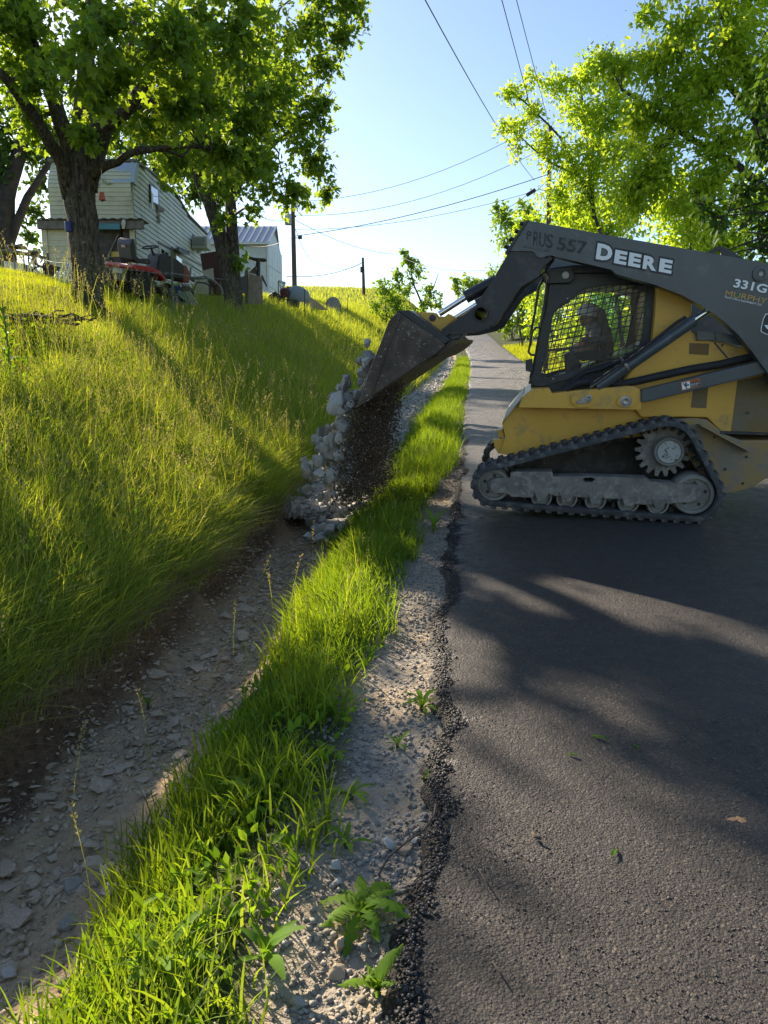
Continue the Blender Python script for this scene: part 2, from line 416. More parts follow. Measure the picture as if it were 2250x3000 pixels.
def disc(name, c, w0, prof, mat, parent=loader, n=28, smooth=True):
    return MB().lathe(P3(c, w0), (0, 1, 0), prof, n).build(name, mat, parent, world=False, smooth=smooth)
def mtube(name, pts, r, mat, parent=loader, n=12):
    return MB().tube(pts, r, n).build(name, mat, parent, world=False, smooth=True)

# ---- undercarriage
KB = (Vector(mp('B', 1100, 700, 0)) - Vector(mp('B', 200, 700, 0))).length / 900
cF, cR_, cS = mp('B', 176, 690, .02), mp('B', 1262, 742, .02), mp('B', 1108, 508, .02)
def hull2(pts):
    pts = sorted(set(pts)); 
    def half(ps):
        h = []
        for p in ps:
            while len(h) >= 2 and (h[-1][0] - h[-2][0]) * (p[1] - h[-2][1]) - (h[-1][1] - h[-2][1]) * (p[0] - h[-2][0]) <= 0: h.pop()
            h.append(p)
        return h
    a = half(pts); b = half(pts[::-1]); return a[:-1] + b[:-1]
def resample(loop, n):
    L = [0]; k = len(loop)
    for i in range(k): L.append(L[-1] + math.dist(loop[i], loop[(i + 1) % k]))
    out = []
    j = 0
    for q in range(n):
        d = L[-1] * q / n
        while L[j + 1] < d: j += 1
        f = (d - L[j]) / max(1e-9, L[j + 1] - L[j]); a, b = loop[j], loop[(j + 1) % k]
        out.append((a[0] + (b[0] - a[0]) * f, a[1] + (b[1] - a[1]) * f))
    return out, L[-1]
outer = hull2(circ(cF, 118 * KB, 60) + circ(cR_, 146 * KB, 60) + circ(cS, 172 * KB, 60))
outer, LEN = resample(outer, 184)
zlow = min(p[1] for p in outer)
def inset(loop, d):
    k = len(loop); out = []
    for i in range(k):
        a, b = loop[i - 1], loop[(i + 1) % k]; tx, tz = b[0] - a[0], b[1] - a[1]; m = math.hypot(tx, tz)
        out.append((loop[i][0] - tz / m * d, loop[i][1] + tx / m * d))
    return out
inner = inset(outer, .045)
TW = .40
def belt_mesh(w0):
    mb = MB(); mid = inset(outer, .02)
    rings = [(outer, w0 + .012), (mid, w0), (inner, w0), (inner, w0 + TW), (mid, w0 + TW), (outer, w0 + TW - .012)]
    k = len(outer)
    vs = [P3(p, w) for lp, w in rings for p in lp]; fs = []
    for r in range(6):
        a, b = r * k, ((r + 1) % 6) * k
        fs += [(a + i, a + (i + 1) % k, b + (i + 1) % k, b + i) for i in range(k)]
    return mb.add(vs, fs)
track = belt_mesh(0).build('rubber_track', RUBBER, loader, world=False, smooth=True)
NL = int(LEN / .098); step = 184 / NL
lug = bpy.data.meshes.new('tread_block'); tmp = MB()
tmp.add([(x * (.030 if z < .5 else .023), y * (.093 if z < .5 else .086), z * .027 - .006) for x in (-1, 1) for y in (-1, 1) for z in (0, 1)],
        [(0, 1, 3, 2), (4, 6, 7, 5), (0, 4, 5, 1), (2, 3, 7, 6), (0, 2, 6, 4), (1, 5, 7, 3)])
lug = tmp.mesh('tread_block'); lug.materials.append(RUBBER)
def lug_matrix(i, w):
    fi = i % 184; a = int(fi); p = outer[a]; q = outer[(a + 1) % 184]; f = fi - a
    pos = P3((p[0] + (q[0] - p[0]) * f, p[1] + (q[1] - p[1]) * f), w)
    t = Vector((q[0] - p[0], 0, q[1] - p[1])).normalized(); n = Vector((t.z, 0, -t.x)); y = n.cross(t)
    M = Matrix((t, y, n)).transposed().to_4x4(); M.translation = pos; return M
far_lugs = MB()
for k in range(NL):
    for row, w in ((0, .10), (.5, .30)):
        o = link('tread_block', lug, None, track); o.matrix_local = lug_matrix((k + row) * step, w)
        M = lug_matrix((k + row) * step, MW - TW + w); far_lugs.add([M @ v.co for v in lug.vertices], [tuple(f.vertices) for f in lug.polygons])
gl = MB()
for k in range(NL):
    M = lug_matrix(k * step + 1, .2); gl.box(M @ Vector((0, 0, -.068)), (.03, .07, .05), M.to_3x3())
gl.build('guide_lugs', DARKMUD, track, world=False)['kind'] = 'stuff'
ft = belt_mesh(MW - TW); ft.add(far_lugs.v, far_lugs.f); ft.build('rubber_track', RUBBER, loader, world=False)
def wheel(name, c, r, w0, wid, mat=MUD, holes=0, hub=.3):
    o = disc(name, c, w0 + wid, [(r * .9, 0), (r, .02), (r, wid - .015), (r * .94, wid), (r * .80, wid), (r * .76, wid - .03), (r * .42, wid - .03), (r * .38, wid - .01), (r * hub, wid), (0, wid)], mat, n=36)
    for i in range(holes):
        a = 2 * math.pi * (i + .3) / holes
        disc('hole', (c[0] + r * .58 * math.cos(a), c[1] + r * .58 * math.sin(a)), w0 + .0275, [(.016, 0), (.016, .002)], DARKMUD, parent=o, n=12)
    return o
IDLER = pm('dusty_wheel_paint', (.25, .235, .20), .85, var=.12, vs=5, dirt=((.17, .15, .12), .52, .7, 8), bump=.15, bs=50)
wheel('front_idler', cF, 94 * KB, .06, .26, IDLER, 5)
wheel('rear_idler', cR_, 112 * KB, .06, .26, IDLER, 5)
for x, y in ((436, 752), (573, 758), (728, 768), (907, 781), (1066, 790)):
    wheel('roller', mp('B', x, y, .05), 60 * KB, .06, .26, IDLER, 0, .35)
teeth = []
for i in range(18):
    for da, rr in ((-.13, 118), (-.06, 150), (.06, 150), (.13, 118)):
        a = 2 * math.pi * i / 18 + da; teeth.append((cS[0] + rr * KB * math.cos(a), cS[1] + rr * KB * math.sin(a)))
spk = plate('drive_sprocket', teeth, .17, .22, MUD, bevel=.004)
cH = mp('B', 1128, 508, .08)
disc('hub', cH, .20, [(82 * KB, 0), (82 * KB, .08), (76 * KB, .10), (70 * KB, .10), (66 * KB, .085), (0, .085)], IDLER, parent=spk)
disc('hub_cap', cH, .11, [(62 * KB, 0), (60 * KB, .006), (0, .008)], pm('chipped_grey_cap', (.42, .42, .38), .8, var=.1, spots=((.05, .05, .045), .56, 26)), parent=spk)
for i in range(10):
    a = 2 * math.pi * i / 10; disc('bolt', (cS[0] + 104 * KB * math.cos(a), cS[1] + 104 * KB * math.sin(a)), .17, [(.013, 0), (.013, .012), (0, .014)], MUD, parent=spk, n=8)
rail = mpl('B', [(268, 618), (300, 612), (490, 613), (500, 640), (660, 636), (1000, 648), (1030, 668), (1285, 684), (1297, 715), (1288, 745), (1248, 775), (1000, 790), (930, 785),
                 (900, 762), (780, 755), (740, 745), (700, 752), (600, 745), (560, 740), (520, 745), (470, 730), (430, 725), (400, 735), (385, 752), (268, 746)], .03)
plate('track_frame', rail, .03, .20, MUD, holes=[mpl('B', [(658, 655), (670, 643), (712, 643), (727, 655), (712, 668), (670, 668)], .03)], bevel=.008)
plate('idler_yoke', mpl('B', [(155, 665), (175, 647), (268, 645), (268, 728), (180, 728), (155, 708)], .025), .025, .10, MUD)
disc('idler_pin', mp('B', 182, 690, .025), .03, [(20 * KB, 0), (20 * KB, .02), (0, .022)], IDLER, n=16)
for x, y in ((436, 745), (573, 752), (728, 762), (907, 772), (1070, 782)):
    plate('roller_bracket', mpl('B', [(x - 42, y - 30), (x + 42, y - 30), (x + 22, y + 26), (x - 22, y + 26)], .03), .02, .06, MUD)
plate('mud_caked_frame', mpl('B', [(240, 560), (560, 470), (950, 380), (1090, 350), (1200, 420), (1300, 660), (1250, 740), (300, 740)], .47), .47, MW - .47, DARKMUD)

# ---- chassis
plate('chassis', mpl('B', [(205, 515), (240, 425), (222, 352), (330, 208), (385, 165), (500, 185), (930, 152), (975, 190), (985, 290), (1100, 320), (1200, 400), (900, 430), (700, 425), (300, 530)], .34), .34, MW - .34, YELLOW,
      label='yellow front chassis side, rusty and muddy towards the track')
plate('pivot_guard', mpl('B', [(332, 207), (386, 165), (480, 162), (492, 190), (640, 172), (900, 150), (935, 152), (966, 165), (976, 190), (974, 278), (310, 265)], .12), .12, .335, YELLOW, bevel=.012)
for cx, cy, r in ((672, 222, 66), (893, 232, 50)):
    plate('pivot_boss', mpl('B', [(cx + (r if abs(math.cos(a)) < 2 else 0) * math.cos(a) - (12 if cx < 700 else 0), cy + r * .66 * math.sin(a)) for a in [2 * math.pi * i / 24 for i in range(24)]], .12), .10, .125, YELLOW, bevel=.006)
disc('pivot_pin', mp('B', 690, 215, .09), .11, [(20 * KB, 0), (20 * KB, .03), (10 * KB, .032), (0, .02)], WORN, n=20)
plate('pin_keeper', mpl('B', [(622, 235), (640, 222), (680, 200), (705, 205), (708, 225), (690, 240), (640, 246), (626, 246)], .09), .085, .10, WORN, bevel=.003)
disc('pivot_pin', mp('B', 893, 232, .09), .11, [(32 * KB, 0), (32 * KB, .012), (18 * KB, .014), (16 * KB, .028), (0, .02)], WORN, n=20)
plate('step_bracket', mpl('J', [(610, 1120), (870, 1110), (900, 1060), (980, 1020), (740, 1480), (640, 1300)], .36), .36, .42, YELLOW)
plate('front_edge', mpl('J', [(1330, 60), (1345, 90), (850, 690), (830, 730), (850, 690), (880, 610)], .33), .30, 1.66, pm('pale_front_edge', (.6, .58, .5), .5), bevel=0)
plate('front_light_guard', mpl('J', [(720, 900), (850, 880), (890, 1060), (740, 1090)], .40), .40, .60, YELLOW)
# rear body
plate('engine_housing', [mp('A', x, y, .30) for x, y in [(1062, 430), (1250, 478), (1243, 690), (1370, 735), (1575, 785), (1800, 835), (2000, 880), (2060, 1000), (2060, 1240), (1410, 1232), (1330, 1150), (1200, 1146), (975, 1150), (850, 1000), (1035, 735)]], .30, MW - .30, YELLOW, bevel=.012)
plate('rear_bumper', [mp('B', x, y, .26) for x, y in [(1010, 335), (1260, 322), (1330, 330), (1425, 410), (1510, 442), (1950, 442), (1950, 610), (1700, 632), (1640, 655), (1560, 705), (1470, 727), (1425, 732), (1300, 640), (1150, 420)]], .26, MW - .26, MUDDY, bevel=.012, label='mud-spattered yellow rear bumper side behind the track')
plate('splash_ledge', mpl('H', [(385, 920), (430, 915), (1245, 1358), (1230, 1376)], .14), .14, .27, MUDDY, bevel=.003)
plate('seam_strip', mpl('H', [(720, 1015), (1600, 1040), (1600, 1085), (720, 1060)], .255), .255, .31, BLACK, bevel=.003)
plate('grille', mpl('A', [(1235, 746), (1343, 750), (1337, 812), (1232, 806)], .297), .297, .302, GRILLE, bevel=0)
plate('grille', mpl('H', [(285, 300), (530, 250), (495, 642), (243, 632)], .297), .297, .302, GRILLE, bevel=0)
plate('grille', mpl('H', [(1000, 190), (1800, 60), (1800, 1030), (898, 1010)], .297), .297, .302, GRILLE, bevel=0)
plate('panel_gap', mpl('G', [(275, 1560), (312, 1560), (312, 1600), (550, 1875), (510, 1880), (275, 1605)], .297), .296, .302, BLACK, bevel=0)
plate('access_cover', mpl('G', [(-60, 1370), (280, 1375), (305, 1450), (300, 1545), (-60, 1540)], .26), .26, .34, CHAR)
plate('access_cover', mpl('G', [(280, 1378), (560, 1420), (840, 1475), (1000, 1690), (310, 1535)], .26), .26, .34, CHAR, label='slanting charcoal cover over the engine')
disc('bolt', mp('G', 432, 1634, .295), .299, [(.011, 0), (.011, .006), (0, .006)], BLACK, n=10)
for x, y in ((1145, 1430), (1085, 1860), (625, 1110), (800, 1630), (1165, 716)):
    disc('bolt_hole', mp('H', x, y, .255), .259, [(.012, 0), (.012, .004), (0, .004)], BLACK, n=10)

# ---- lift arms (near one with lettering, far one behind the cab)
arm_poly = mpl('A', [(362, 84), (800, 165), (1300, 252), (1659, 316), (1900, 362), (1985, 440), (1990, 560), (1920, 800), (1780, 1010), (1690, 985), (1659, 912), (1575, 795), (1500, 702), (1400, 612), (1300, 545), (1190, 485), (1050, 432), (840, 375),
                     (812, 350), (480, 272), (440, 287), (412, 282), (396, 258), (380, 250), (258, 250), (250, 262)], .06)
goose_poly = mpl('A', [(352, 92), (400, 240), (420, 282), (500, 285), (440, 345), (425, 385), (330, 440), (300, 480), (195, 640), (165, 660)], .08) + mpl('E', [(1100, 610), (1050, 660), (735, 735), (500, 745), (455, 735), (442, 690), (455, 655), (600, 560), (890, 360), (975, 215), (1110, 20)], .08)
hole_c = mp('E', 962, 460, .08); hole_r = (Vector(mp('E', 1062, 460, .08)) - Vector(hole_c)).length
arms = []
for w0, far in ((.06, 0), (MW - .06, 1)):
    sg = -1 if far else 1
    a = plate('lift_arm', arm_poly, w0, w0 + sg * .17, CHAR, bevel=.014, label=None if not far else None)
    g = plate('arm_elbow', goose_poly, w0 + sg * .02, w0 + sg * .14, BLACK, holes=[circ(hole_c, hole_r * 1.02, 24)], bevel=.008)
    disc('pin', mp('E', 488, 698, .07), w0 + (.02 if not far else .0), [(.036, 0), (.036, .03), (.018, .03), (.018, .02), (0, .02)], BLACK, parent=g, n=18)
    arms.append(a)
    bo = MB()
    for k in range(4): bo.tube([P3(mp('A', 262 + k * 28, 232 - k * 42, .14), w0 + sg * .1), P3(mp('A', 236 + k * 28, 222 - k * 42, .14), w0 + sg * .1)], .018, 8)
    bo.build('elbow_bolts', BLACK, a, world=False)
    plate('end_plate', mpl('A', [(352, 84), (368, 86), (256, 262), (240, 256)], .05), w0 - sg * .01, w0 + sg * .2, BLACK, parent=a, bevel=.004)
n_ = 28
tb = MB(); ring = [circ(hole_c, hole_r, n_), circ(hole_c, hole_r * .86, n_)]
vs = [P3(p, w) for lp, w in ((ring[0], .06), (ring[0], MW - .06), (ring[1], MW - .06), (ring[1], .06)) for p in lp]
tb.add(vs, [(r * n_ + i, r * n_ + (i + 1) % n_, ((r + 1) % 4) * n_ + (i + 1) % n_, ((r + 1) % 4) * n_ + i) for r in range(4) for i in range(n_)])
tb.build('cross_tube', BLACK, loader, world=False, smooth=True)
plate('tow_eye', mpl('A', [(1325, 258), (1395, 222), (1420, 226), (1540, 296)], .12), .12, .16, BLACK, holes=[circ(mp('A', 1392, 262, .12), .022, 12)], parent=arms[0])
disc('arm_pin', mp('G', 1168, 270, .04), .06, [(.062, 0), (.060, .016), (.034, .018), (.032, .008), (0, .008)], CHAR, parent=arms[0])
disc('pin_bolt', mp('G', 1168, 275, .04), .055, [(.020, 0), (.018, .012), (0, .012)], WORN, parent=arms[0], n=6)
plate('lower_link', mpl('A', [(975, 1000), (1300, 920), (1620, 842), (1720, 850), (1720, 905), (1640, 912), (1340, 985), (990, 1068), (972, 1060)], .10), .10, .20, CHAR, bevel=.008)
mtube('hydraulic_hose', [P3(mp('A', *p, .24), .24) for p in ((560, 1000), (640, 960), (760, 955), (860, 968), (960, 950), (1100, 918), (1250, 886), (1400, 862), (1500, 838), (1595, 815), (1680, 810))], .034, HOSE)
mtube('hydraulic_hose', [P3(mp('F', *p, .3), .3) for p in ((480, 1500), (560, 1400), (680, 1310), (850, 1270), (1080, 1180), (1300, 1050), (1480, 960))], .022, HOSE)
mtube('hydraulic_hose', [P3(mp('A', *p, .2), .2) for p in ((470, 290), (430, 350), (330, 430), (280, 500), (235, 570))], .020, HOSE)
mtube('hydraulic_hose', [P3(mp('A', *p, .24), .24) for p in ((500, 290), (450, 360), (345, 440), (290, 510), (225, 610))], .016, HOSE)
mtube('yellow_hose_sleeve', [P3(mp('A', *p, .19), .19) for p in ((450, 350), (420, 375), (370, 385), (320, 420))], .013, pm('yellow_green_sleeve', (.35, .38, .06), .6))
for q in ((2030, 905), (1960, 925)):
    pass
# lift cylinder
a, b, c_ = P3(mp('A', 735, 985, .16), .16), P3(mp('A', 1262, 622, .16), .16), P3(mp('A', 1400, 528, .16), .16)
cyl = mtube('lift_cylinder', [a, b], .050, CHAR, n=18)
mtube('rod', [b - (b - a) * .02, c_], .027, CHROME, cyl, 14)
d_ = (b - a).normalized(); m_ = P3(mp('A', 890, 865, .16), .16)
MB().tube([m_ - d_ * .012, m_ + d_ * .012], .064, 18).build('clamp', WORN, cyl, world=False, smooth=True)
mtube('cylinder_pipe', [P3(mp('A', *p, .1), .1) for p in ((700, 975), (800, 905), (925, 822), (1040, 735), (1160, 640), (1215, 605))], .014, HOSE, cyl, 8)
mtube('cylinder_pipe', [P3(mp('A', *p, .1), .1) for p in ((700, 985), (880, 855))], .010, WORN, cyl, 8)
# tilt cylinders and quick attach
qa = None
for wc in (.30, MW - .30):
    p0, p1, p2 = (P3(mp('E', *p, .30), wc) for p in ((1180, 10), (755, 235), (400, 462)))
    t_ = mtube('tilt_cylinder', [p0, p1], .056, BLACK, n=18); mtube('rod', [p1 + (p0 - p1) * .02, p2], .026, CHROME, t_, 14)
qpoly = mpl('E', [(85, 440), (240, 436), (335, 440), (405, 545), (440, 530), (525, 455), (620, 515), (470, 650), (440, 735), (480, 805), (440, 830), (280, 640)], .24)
ear = mpl('E', [(150, 436), (240, 430), (330, 330), (405, 325), (425, 440), (405, 470), (335, 470)], .4)
first = True
for wc in (.22, .40, MW - .45, MW - .27):
    pl = plate('coupler_plate', qpoly, wc, wc + .03, YELLOW, bevel=.004)
    if first: disc('pin_hole', mp('E', 312, 513, .22), wc, [(.030, 0), (.030, .006), (.014, .008), (0, .008)], BLACK, parent=pl, n=18); first = False
plate('coupler_frame', mpl('E', [(85, 436), (125, 436), (500, 806), (460, 826)], .3), .22, MW - .24, YELLOW, bevel=.004)

# ---- bucket
T_, Bk, L_ = (868, 172), (1248, 436), (540, 938)
end = mpl('C', [T_, (1240, 428), (1252, 450), (1225, 480), (1150, 535), (1060, 590), (820, 752), (655, 862), L_, (640, 660), (735, 420), (800, 250)], -.06)
bk = plate('bucket', end, -.06, -.035, STEEL, bevel=.004, label='worn dark steel bucket side, scratched and dusty')
plate('bucket_end', end, MW + .035, MW + .06, STEEL, parent=bk, bevel=0)
shell = mpl('C', [T_, (1240, 428), (1254, 450), (1228, 484), (1152, 540), (1062, 596), (822, 758), (657, 868), (538, 942), (552, 920), (655, 846), (820, 736), (1056, 575), (1140, 522), (1205, 470), (1222, 446), (862, 196)], -.06)
plate('bucket_shell', shell, -.03, MW + .03, STEEL, parent=bk, bevel=0)
plate('side_cutter', mpl('C', [(868, 172), (905, 200), (885, 240), (775, 520), (665, 842), (548, 932), (640, 660), (735, 420), (800, 250)], -.07), -.072, -.06, STEEL, parent=bk, bevel=.003)
plate('cutting_edge', mpl('C', [(520, 948), (660, 850), (668, 872), (540, 950)], -.06), -.065, MW + .065, STEEL, parent=bk, bevel=0)
plate('top_bar', mpl('C', [(866, 166), (960, 160), (1000, 185), (1300, 405), (1246, 440), (890, 186)], -.06), -.03, MW + .03, BLACK, parent=bk, bevel=.006)
plate('heel_guard', mpl('C', [(1225, 482), (1290, 410), (1345, 402), (1330, 440), (1260, 500), (1150, 566)], 0), .0, MW, STEEL, parent=bk, bevel=.004)
plate('coupler_foot', mpl('E', [(470, 745), (640, 705), (735, 695), (735, 740), (690, 790), (560, 820), (490, 810)], .2), .10, .5, BLACK, bevel=.006)

# ---- cab
cab_outer = mpl('F', [(205, 110), (560, 95), (1010, 100), (1300, 210), (1522, 300), (1500, 620), (1465, 962), (1200, 1090), (1080, 1130), (700, 1265), (560, 1370), (290, 1440), (255, 1470), (100, 1470), (60, 1445), (100, 1270), (180, 800), (235, 600), (275, 300), (255, 180), (205, 140)], .42)
win = [(318, 612), (420, 512), (575, 430), (600, 375), (690, 330), (905, 285), (1250, 250), (1405, 262), (1395, 640), (1360, 860), (1325, 1000), (1250, 1070), (1000, 1185), (700, 1270), (385, 1345), (250, 1385), (190, 1370), (165, 1310), (205, 1180), (235, 1040), (300, 680)]
cabp = plate('cab_side', cab_outer, .42, .46, BLACK, holes=[mpl('F', win, .42)], bevel=.006)
plate('cab_side', cab_outer, MW - .46, MW - .42, BLACK, holes=[mpl('F', win, .42)], bevel=0)
def clip_line(p, d, poly):
    hits = []
    for i in range(len(poly)):
        a, b = poly[i], poly[(i + 1) % len(poly)]; e = (b[0] - a[0], b[1] - a[1]); den = d[0] * e[1] - d[1] * e[0]
        if abs(den) < 1e-9: continue
        t = ((a[0] - p[0]) * e[1] - (a[1] - p[1]) * e[0]) / den; u = ((a[0] - p[0]) * d[1] - (a[1] - p[1]) * d[0]) / den
        if 0 <= u < 1: hits.append(t)
    hits.sort(); return [((p[0] + d[0] * hits[i], p[1] + d[1] * hits[i]), (p[0] + d[0] * hits[i + 1], p[1] + d[1] * hits[i + 1])) for i in range(0, len(hits) - 1, 2)]
scr = MB(); rim = mpl('F', win, .43)
for i in range(len(rim)): scr.bar(P3(rim[i], .44), P3(rim[(i + 1) % len(rim)], .44), .02, .02, (0, 1, 0))
screen = scr.build('side_screen', BLACK, loader, world=False)
farbars = MB()
segs = []
for k in range(-6, 22): segs += clip_line((120 + k * 80, 1400), (.24, -1), win)
for k in range(-2, 24): segs += clip_line((100, 300 + k * 63), (1, -.20), win)
for a, b in segs:
    mb = MB(); mb.bar(P3(mp('F', *a, .43), .435), P3(mp('F', *b, .43), .435), .008, .0075, (0, 1, 0)); mb.build('screen_bar', BLACK, screen, world=False)
    farbars.bar(P3(mp('F', *a, .43), MW - .435), P3(mp('F', *b, .43), MW - .435), .006, .006, (0, 1, 0))
farbars.build('far_screen', BLACK, loader, world=False)
plate('side_window', mpl('F', win, .47), .475, .480, CLEAR, bevel=0)
plate('side_window', mpl('F', [(860, 330), (1260, 320), (1250, 960), (850, 960)], .47), MW - .485, MW - .48, TINT, bevel=0, label='green tinted far cab window')
plate('cab_roof', mpl('F', [(200, 108), (560, 60), (1020, 60), (1400, 200), (1540, 300), (1520, 330), (1000, 160), (560, 170), (260, 190)], .42), .40, MW - .40, BLACK, bevel=.015)
plate('cab_rear_post', mpl('F', [(1400, 260), (1522, 300), (1465, 962), (1340, 980)], .46), .46, .52, BLACK)
plate('cab_floor', mpl('F', [(60, 1450), (300, 1425), (700, 1265), (1080, 1135), (1465, 965), (1465, 1300), (900, 1480), (60, 1560)], .46), .46, MW - .46, BLACK)
plate('cab_front_post', mpl('F', [(255, 180), (290, 200), (210, 720), (110, 1300), (70, 1440), (30, 1440), (90, 1200), (170, 760)], .46), .46, .52, BLACK)
plate('cab_front_post', mpl('F', [(255, 180), (290, 200), (210, 720), (110, 1300), (70, 1440), (30, 1440), (90, 1200), (170, 760)], .46), MW - .52, MW - .46, BLACK)
plate('cross_bar', mpl('F', [(235, 1040), (760, 985), (760, 1010), (232, 1075)], .55), .5, .54, BLACK, bevel=0)
plate('front_door_glass', mpl('F', [(205, 250), (225, 270), (205, 560), (150, 760), (110, 1000), (60, 1200), (50, 1190), (120, 760), (150, 420), (185, 280)], .5), .52, MW - .52, CLEAR, bevel=0)
mtube('door_frame', [P3(mp('F', *p, .5), .5) for p in ((200, 230), (150, 330), (110, 600), (70, 800), (55, 1000))], .012, BLACK)
mtube('grab_handle', [P3(mp('F', *p, .42), .42) for p in ((180, 785), (120, 790), (80, 830), (55, 960), (35, 1070), (60, 1105), (110, 1108))], .010, BLACK)
plate('hinge', mpl('F', [(0, 1165), (75, 1150), (85, 1250), (75, 1310), (0, 1290)], .40), .40, .5, BLACK, bevel=.004)
plate('latch_plate', mpl('F', [(65, 1400), (160, 1412), (235, 1405), (285, 1410), (240, 1465), (110, 1470)], .41), .405, .43, BLACK, bevel=.003)
lampb = plate('lamp_housing', mpl('F', [(200, 110), (300, 125), (560, 98), (565, 230), (520, 275), (300, 285), (262, 290), (255, 190)], .40), .36, .44, BLACK, bevel=.012)
disc('work_lamp', mp('F', 462, 182, .355), .365, [(.031, 0), (.030, .012), (.020, .017), (0, .019)], GLASSLAMP, parent=lampb, n=24)
disc('bolt', mp('F', 485, 452, .415), .42, [(.008, 0), (.008, .006), (0, .007)], WORN, n=8); disc('bolt', mp('F', 318, 1382, .415), .42, [(.008, 0), (.008, .006), (0, .007)], WORN, n=8)
plate('seat_back', mpl('F', [(820, 560), (900, 560), (1010, 900), (1020, 1120), (900, 1130), (860, 900)], .8), .75, 1.2, pm('cab_seat_cloth', (.05, .052, .055), .9), bevel=.03)
plate('seat_cushion', mpl('F', [(560, 1060), (900, 1040), (960, 1120), (920, 1180), (560, 1160)], .8), .75, 1.2, pm('cab_seat_pad', (.05, .052, .055), .9), bevel=.03)
plate('armrest', mpl('F', [(640, 900), (1000, 880), (1010, 940), (640, 960)], .7), .62, .7, BLACK, bevel=.01)
plate('console', mpl('F', [(440, 1090), (520, 1060), (640, 1200), (600, 1330), (460, 1330)], .65), .55, .68, BLACK, bevel=.01)
plate('headliner', mpl('F', [(560, 300), (900, 270), (1400, 240), (1400, 300), (560, 330)], .6), .5, MW - .5, BLACK, bevel=0)

# ---- lettering: a text mapped onto the quadrilateral bottom-left, bottom-right, top-left of the side face
def text_mesh(txt, bold=0.0, shear=0):
    cu = bpy.data.curves.new('lettering', 'FONT'); cu.body = txt; cu.offset = bold; cu.shear = shear; cu.resolution_u = 3
    o = bpy.data.objects.new('lettering', cu); COL.objects.link(o); dg = bpy.context.evaluated_depsgraph_get()
    me = bpy.data.meshes.new_from_object(o.evaluated_get(dg)); bpy.data.objects.remove(o); bpy.data.curves.remove(cu); me.materials.clear(); return me
def decal(name, txt, c, BL, BR, TL, w, mat, parent, bold=0.012, pad=0):
    me = text_mesh(txt, bold); co = np.array([v.co for v in me.vertices]); lo, hi = co.min(0), co.max(0)
    b, r, t = (Vector(mp(c, *q, w)) for q in (BL, BR, TL))
    for v in me.vertices:
        fx = (v.co.x - lo[0]) / (hi[0] - lo[0]); fy = (v.co.y - lo[1]) / (hi[1] - lo[1])
        p = b + (r - b) * fx + (t - b) * fy; v.co = P3((p.x, p.y), w)
    o = link(name, me, mat, parent); return o
N0 = arms[0]
for i, (ch, x0, y0, wd, hg) in enumerate((('D', 728, 292, 84, 86), ('E', 826, 314, 66, 72), ('E', 902, 328, 66, 72), ('R', 980, 344, 74, 72), ('E', 1068, 360, 68, 72))):
    sx, sy = .195, .215                           # slope of the arm, lean of the letters
    q = lambda dx, dy: (x0 + dx + dy * .14, y0 + dx * sx - dy)
    decal('lettering', ch, 'A', q(-9, -11), q(wd + 9, -11), q(-9, hg + 11), .0575, DARK_D, N0, .08)
    decal('lettering', ch, 'A', q(0, 0), q(wd, 0), q(0, hg), .0555, WHITE_D, N0, .05)
decal('lettering', '557', 'K', (612, 510), (1090, 590), (640, 300), .058, FADED_D, N0, .03)
for ch, x0, y0, x1, h in (('P', 120, 335, 190, 140), ('R', 225, 440, 320, 235), ('U', 318, 455, 425, 235), ('S', 432, 475, 545, 230)):
    decal('lettering', ch, 'K', (x0, y0), (x1, y0 + 14), (x0 + 18, y0 - h), .058, FADED_D, N0, .02)
decal('lettering', 'PROTECTION', 'K', (65, 470), (395, 525), (72, 440), .058, FADED_D, N0, .0)
for k in range(3): plate('chevron', mpl('K', [(412 + k * 34, 490), (424 + k * 34, 492), (444 + k * 34, 518), (418 + k * 34, 542), (406 + k * 34, 540), (430 + k * 34, 517)], .058), .0575, .059, FADED_D, parent=N0, bevel=0)
decal('lettering', '331G', 'G', (622, 548), (1268, 665), (668, 352), .0575, DARK_D, N0, .05)
decal('lettering', '331G', 'G', (632, 528), (1262, 650), (676, 362), .0555, WHITE_D, N0, .03)
decal('lettering', 'MURPHY', 'G', (478, 692), (1262, 850), (508, 588), .0565, GOLD_D, N0, .0)
decal('lettering', 'TRACTOR & EQUIPMENT CO.', 'G', (466, 735), (1182, 893), (475, 697), .0565, WHITE_D, N0, .008)
for x, y in ((698, 690), (745, 692), (725, 658)):
    disc('shamrock_leaf', mp('G', x, y, .055), .0565, [(.0052, 0), (.0052, .0008), (0, .0009)], GREEN_D, parent=N0, n=14)
plate('shamrock_stem', mpl('G', [(722, 690), (728, 690), (718, 722), (708, 720)], .055), .0555, .0565, GREEN_D, parent=N0, bevel=0)
shield = [(1300, 1030), (1250, 1040), (1205, 1130), (1165, 1300), (1160, 1375), (1250, 1425), (1400, 1460), (1560, 1490), (1620, 1400), (1640, 1250), (1630, 1140), (1560, 1080)]
cx_ = sum(p[0] for p in shield) / 12; cy_ = sum(p[1] for p in shield) / 12
shield_o = mpl('G', shield, .0565); shield_i = mpl('G', [(cx_ + (x - cx_) * .93, cy_ + (y - cy_) * .93) for x, y in shield], .0565)
plate('emblem_ground', shield_o, .057, .0595, DARK_D, parent=N0, bevel=0)
plate('emblem_border', shield_o, .0555, .0568, WHITE_D, parent=N0, holes=[shield_i], bevel=0)
plate('emblem_mark', mpl('G', [(1230, 1250), (1270, 1250), (1330, 1262), (1380, 1290), (1330, 1330), (1300, 1335), (1265, 1305)], .0565), .0555, .0568, WHITE_D, parent=N0, bevel=0)
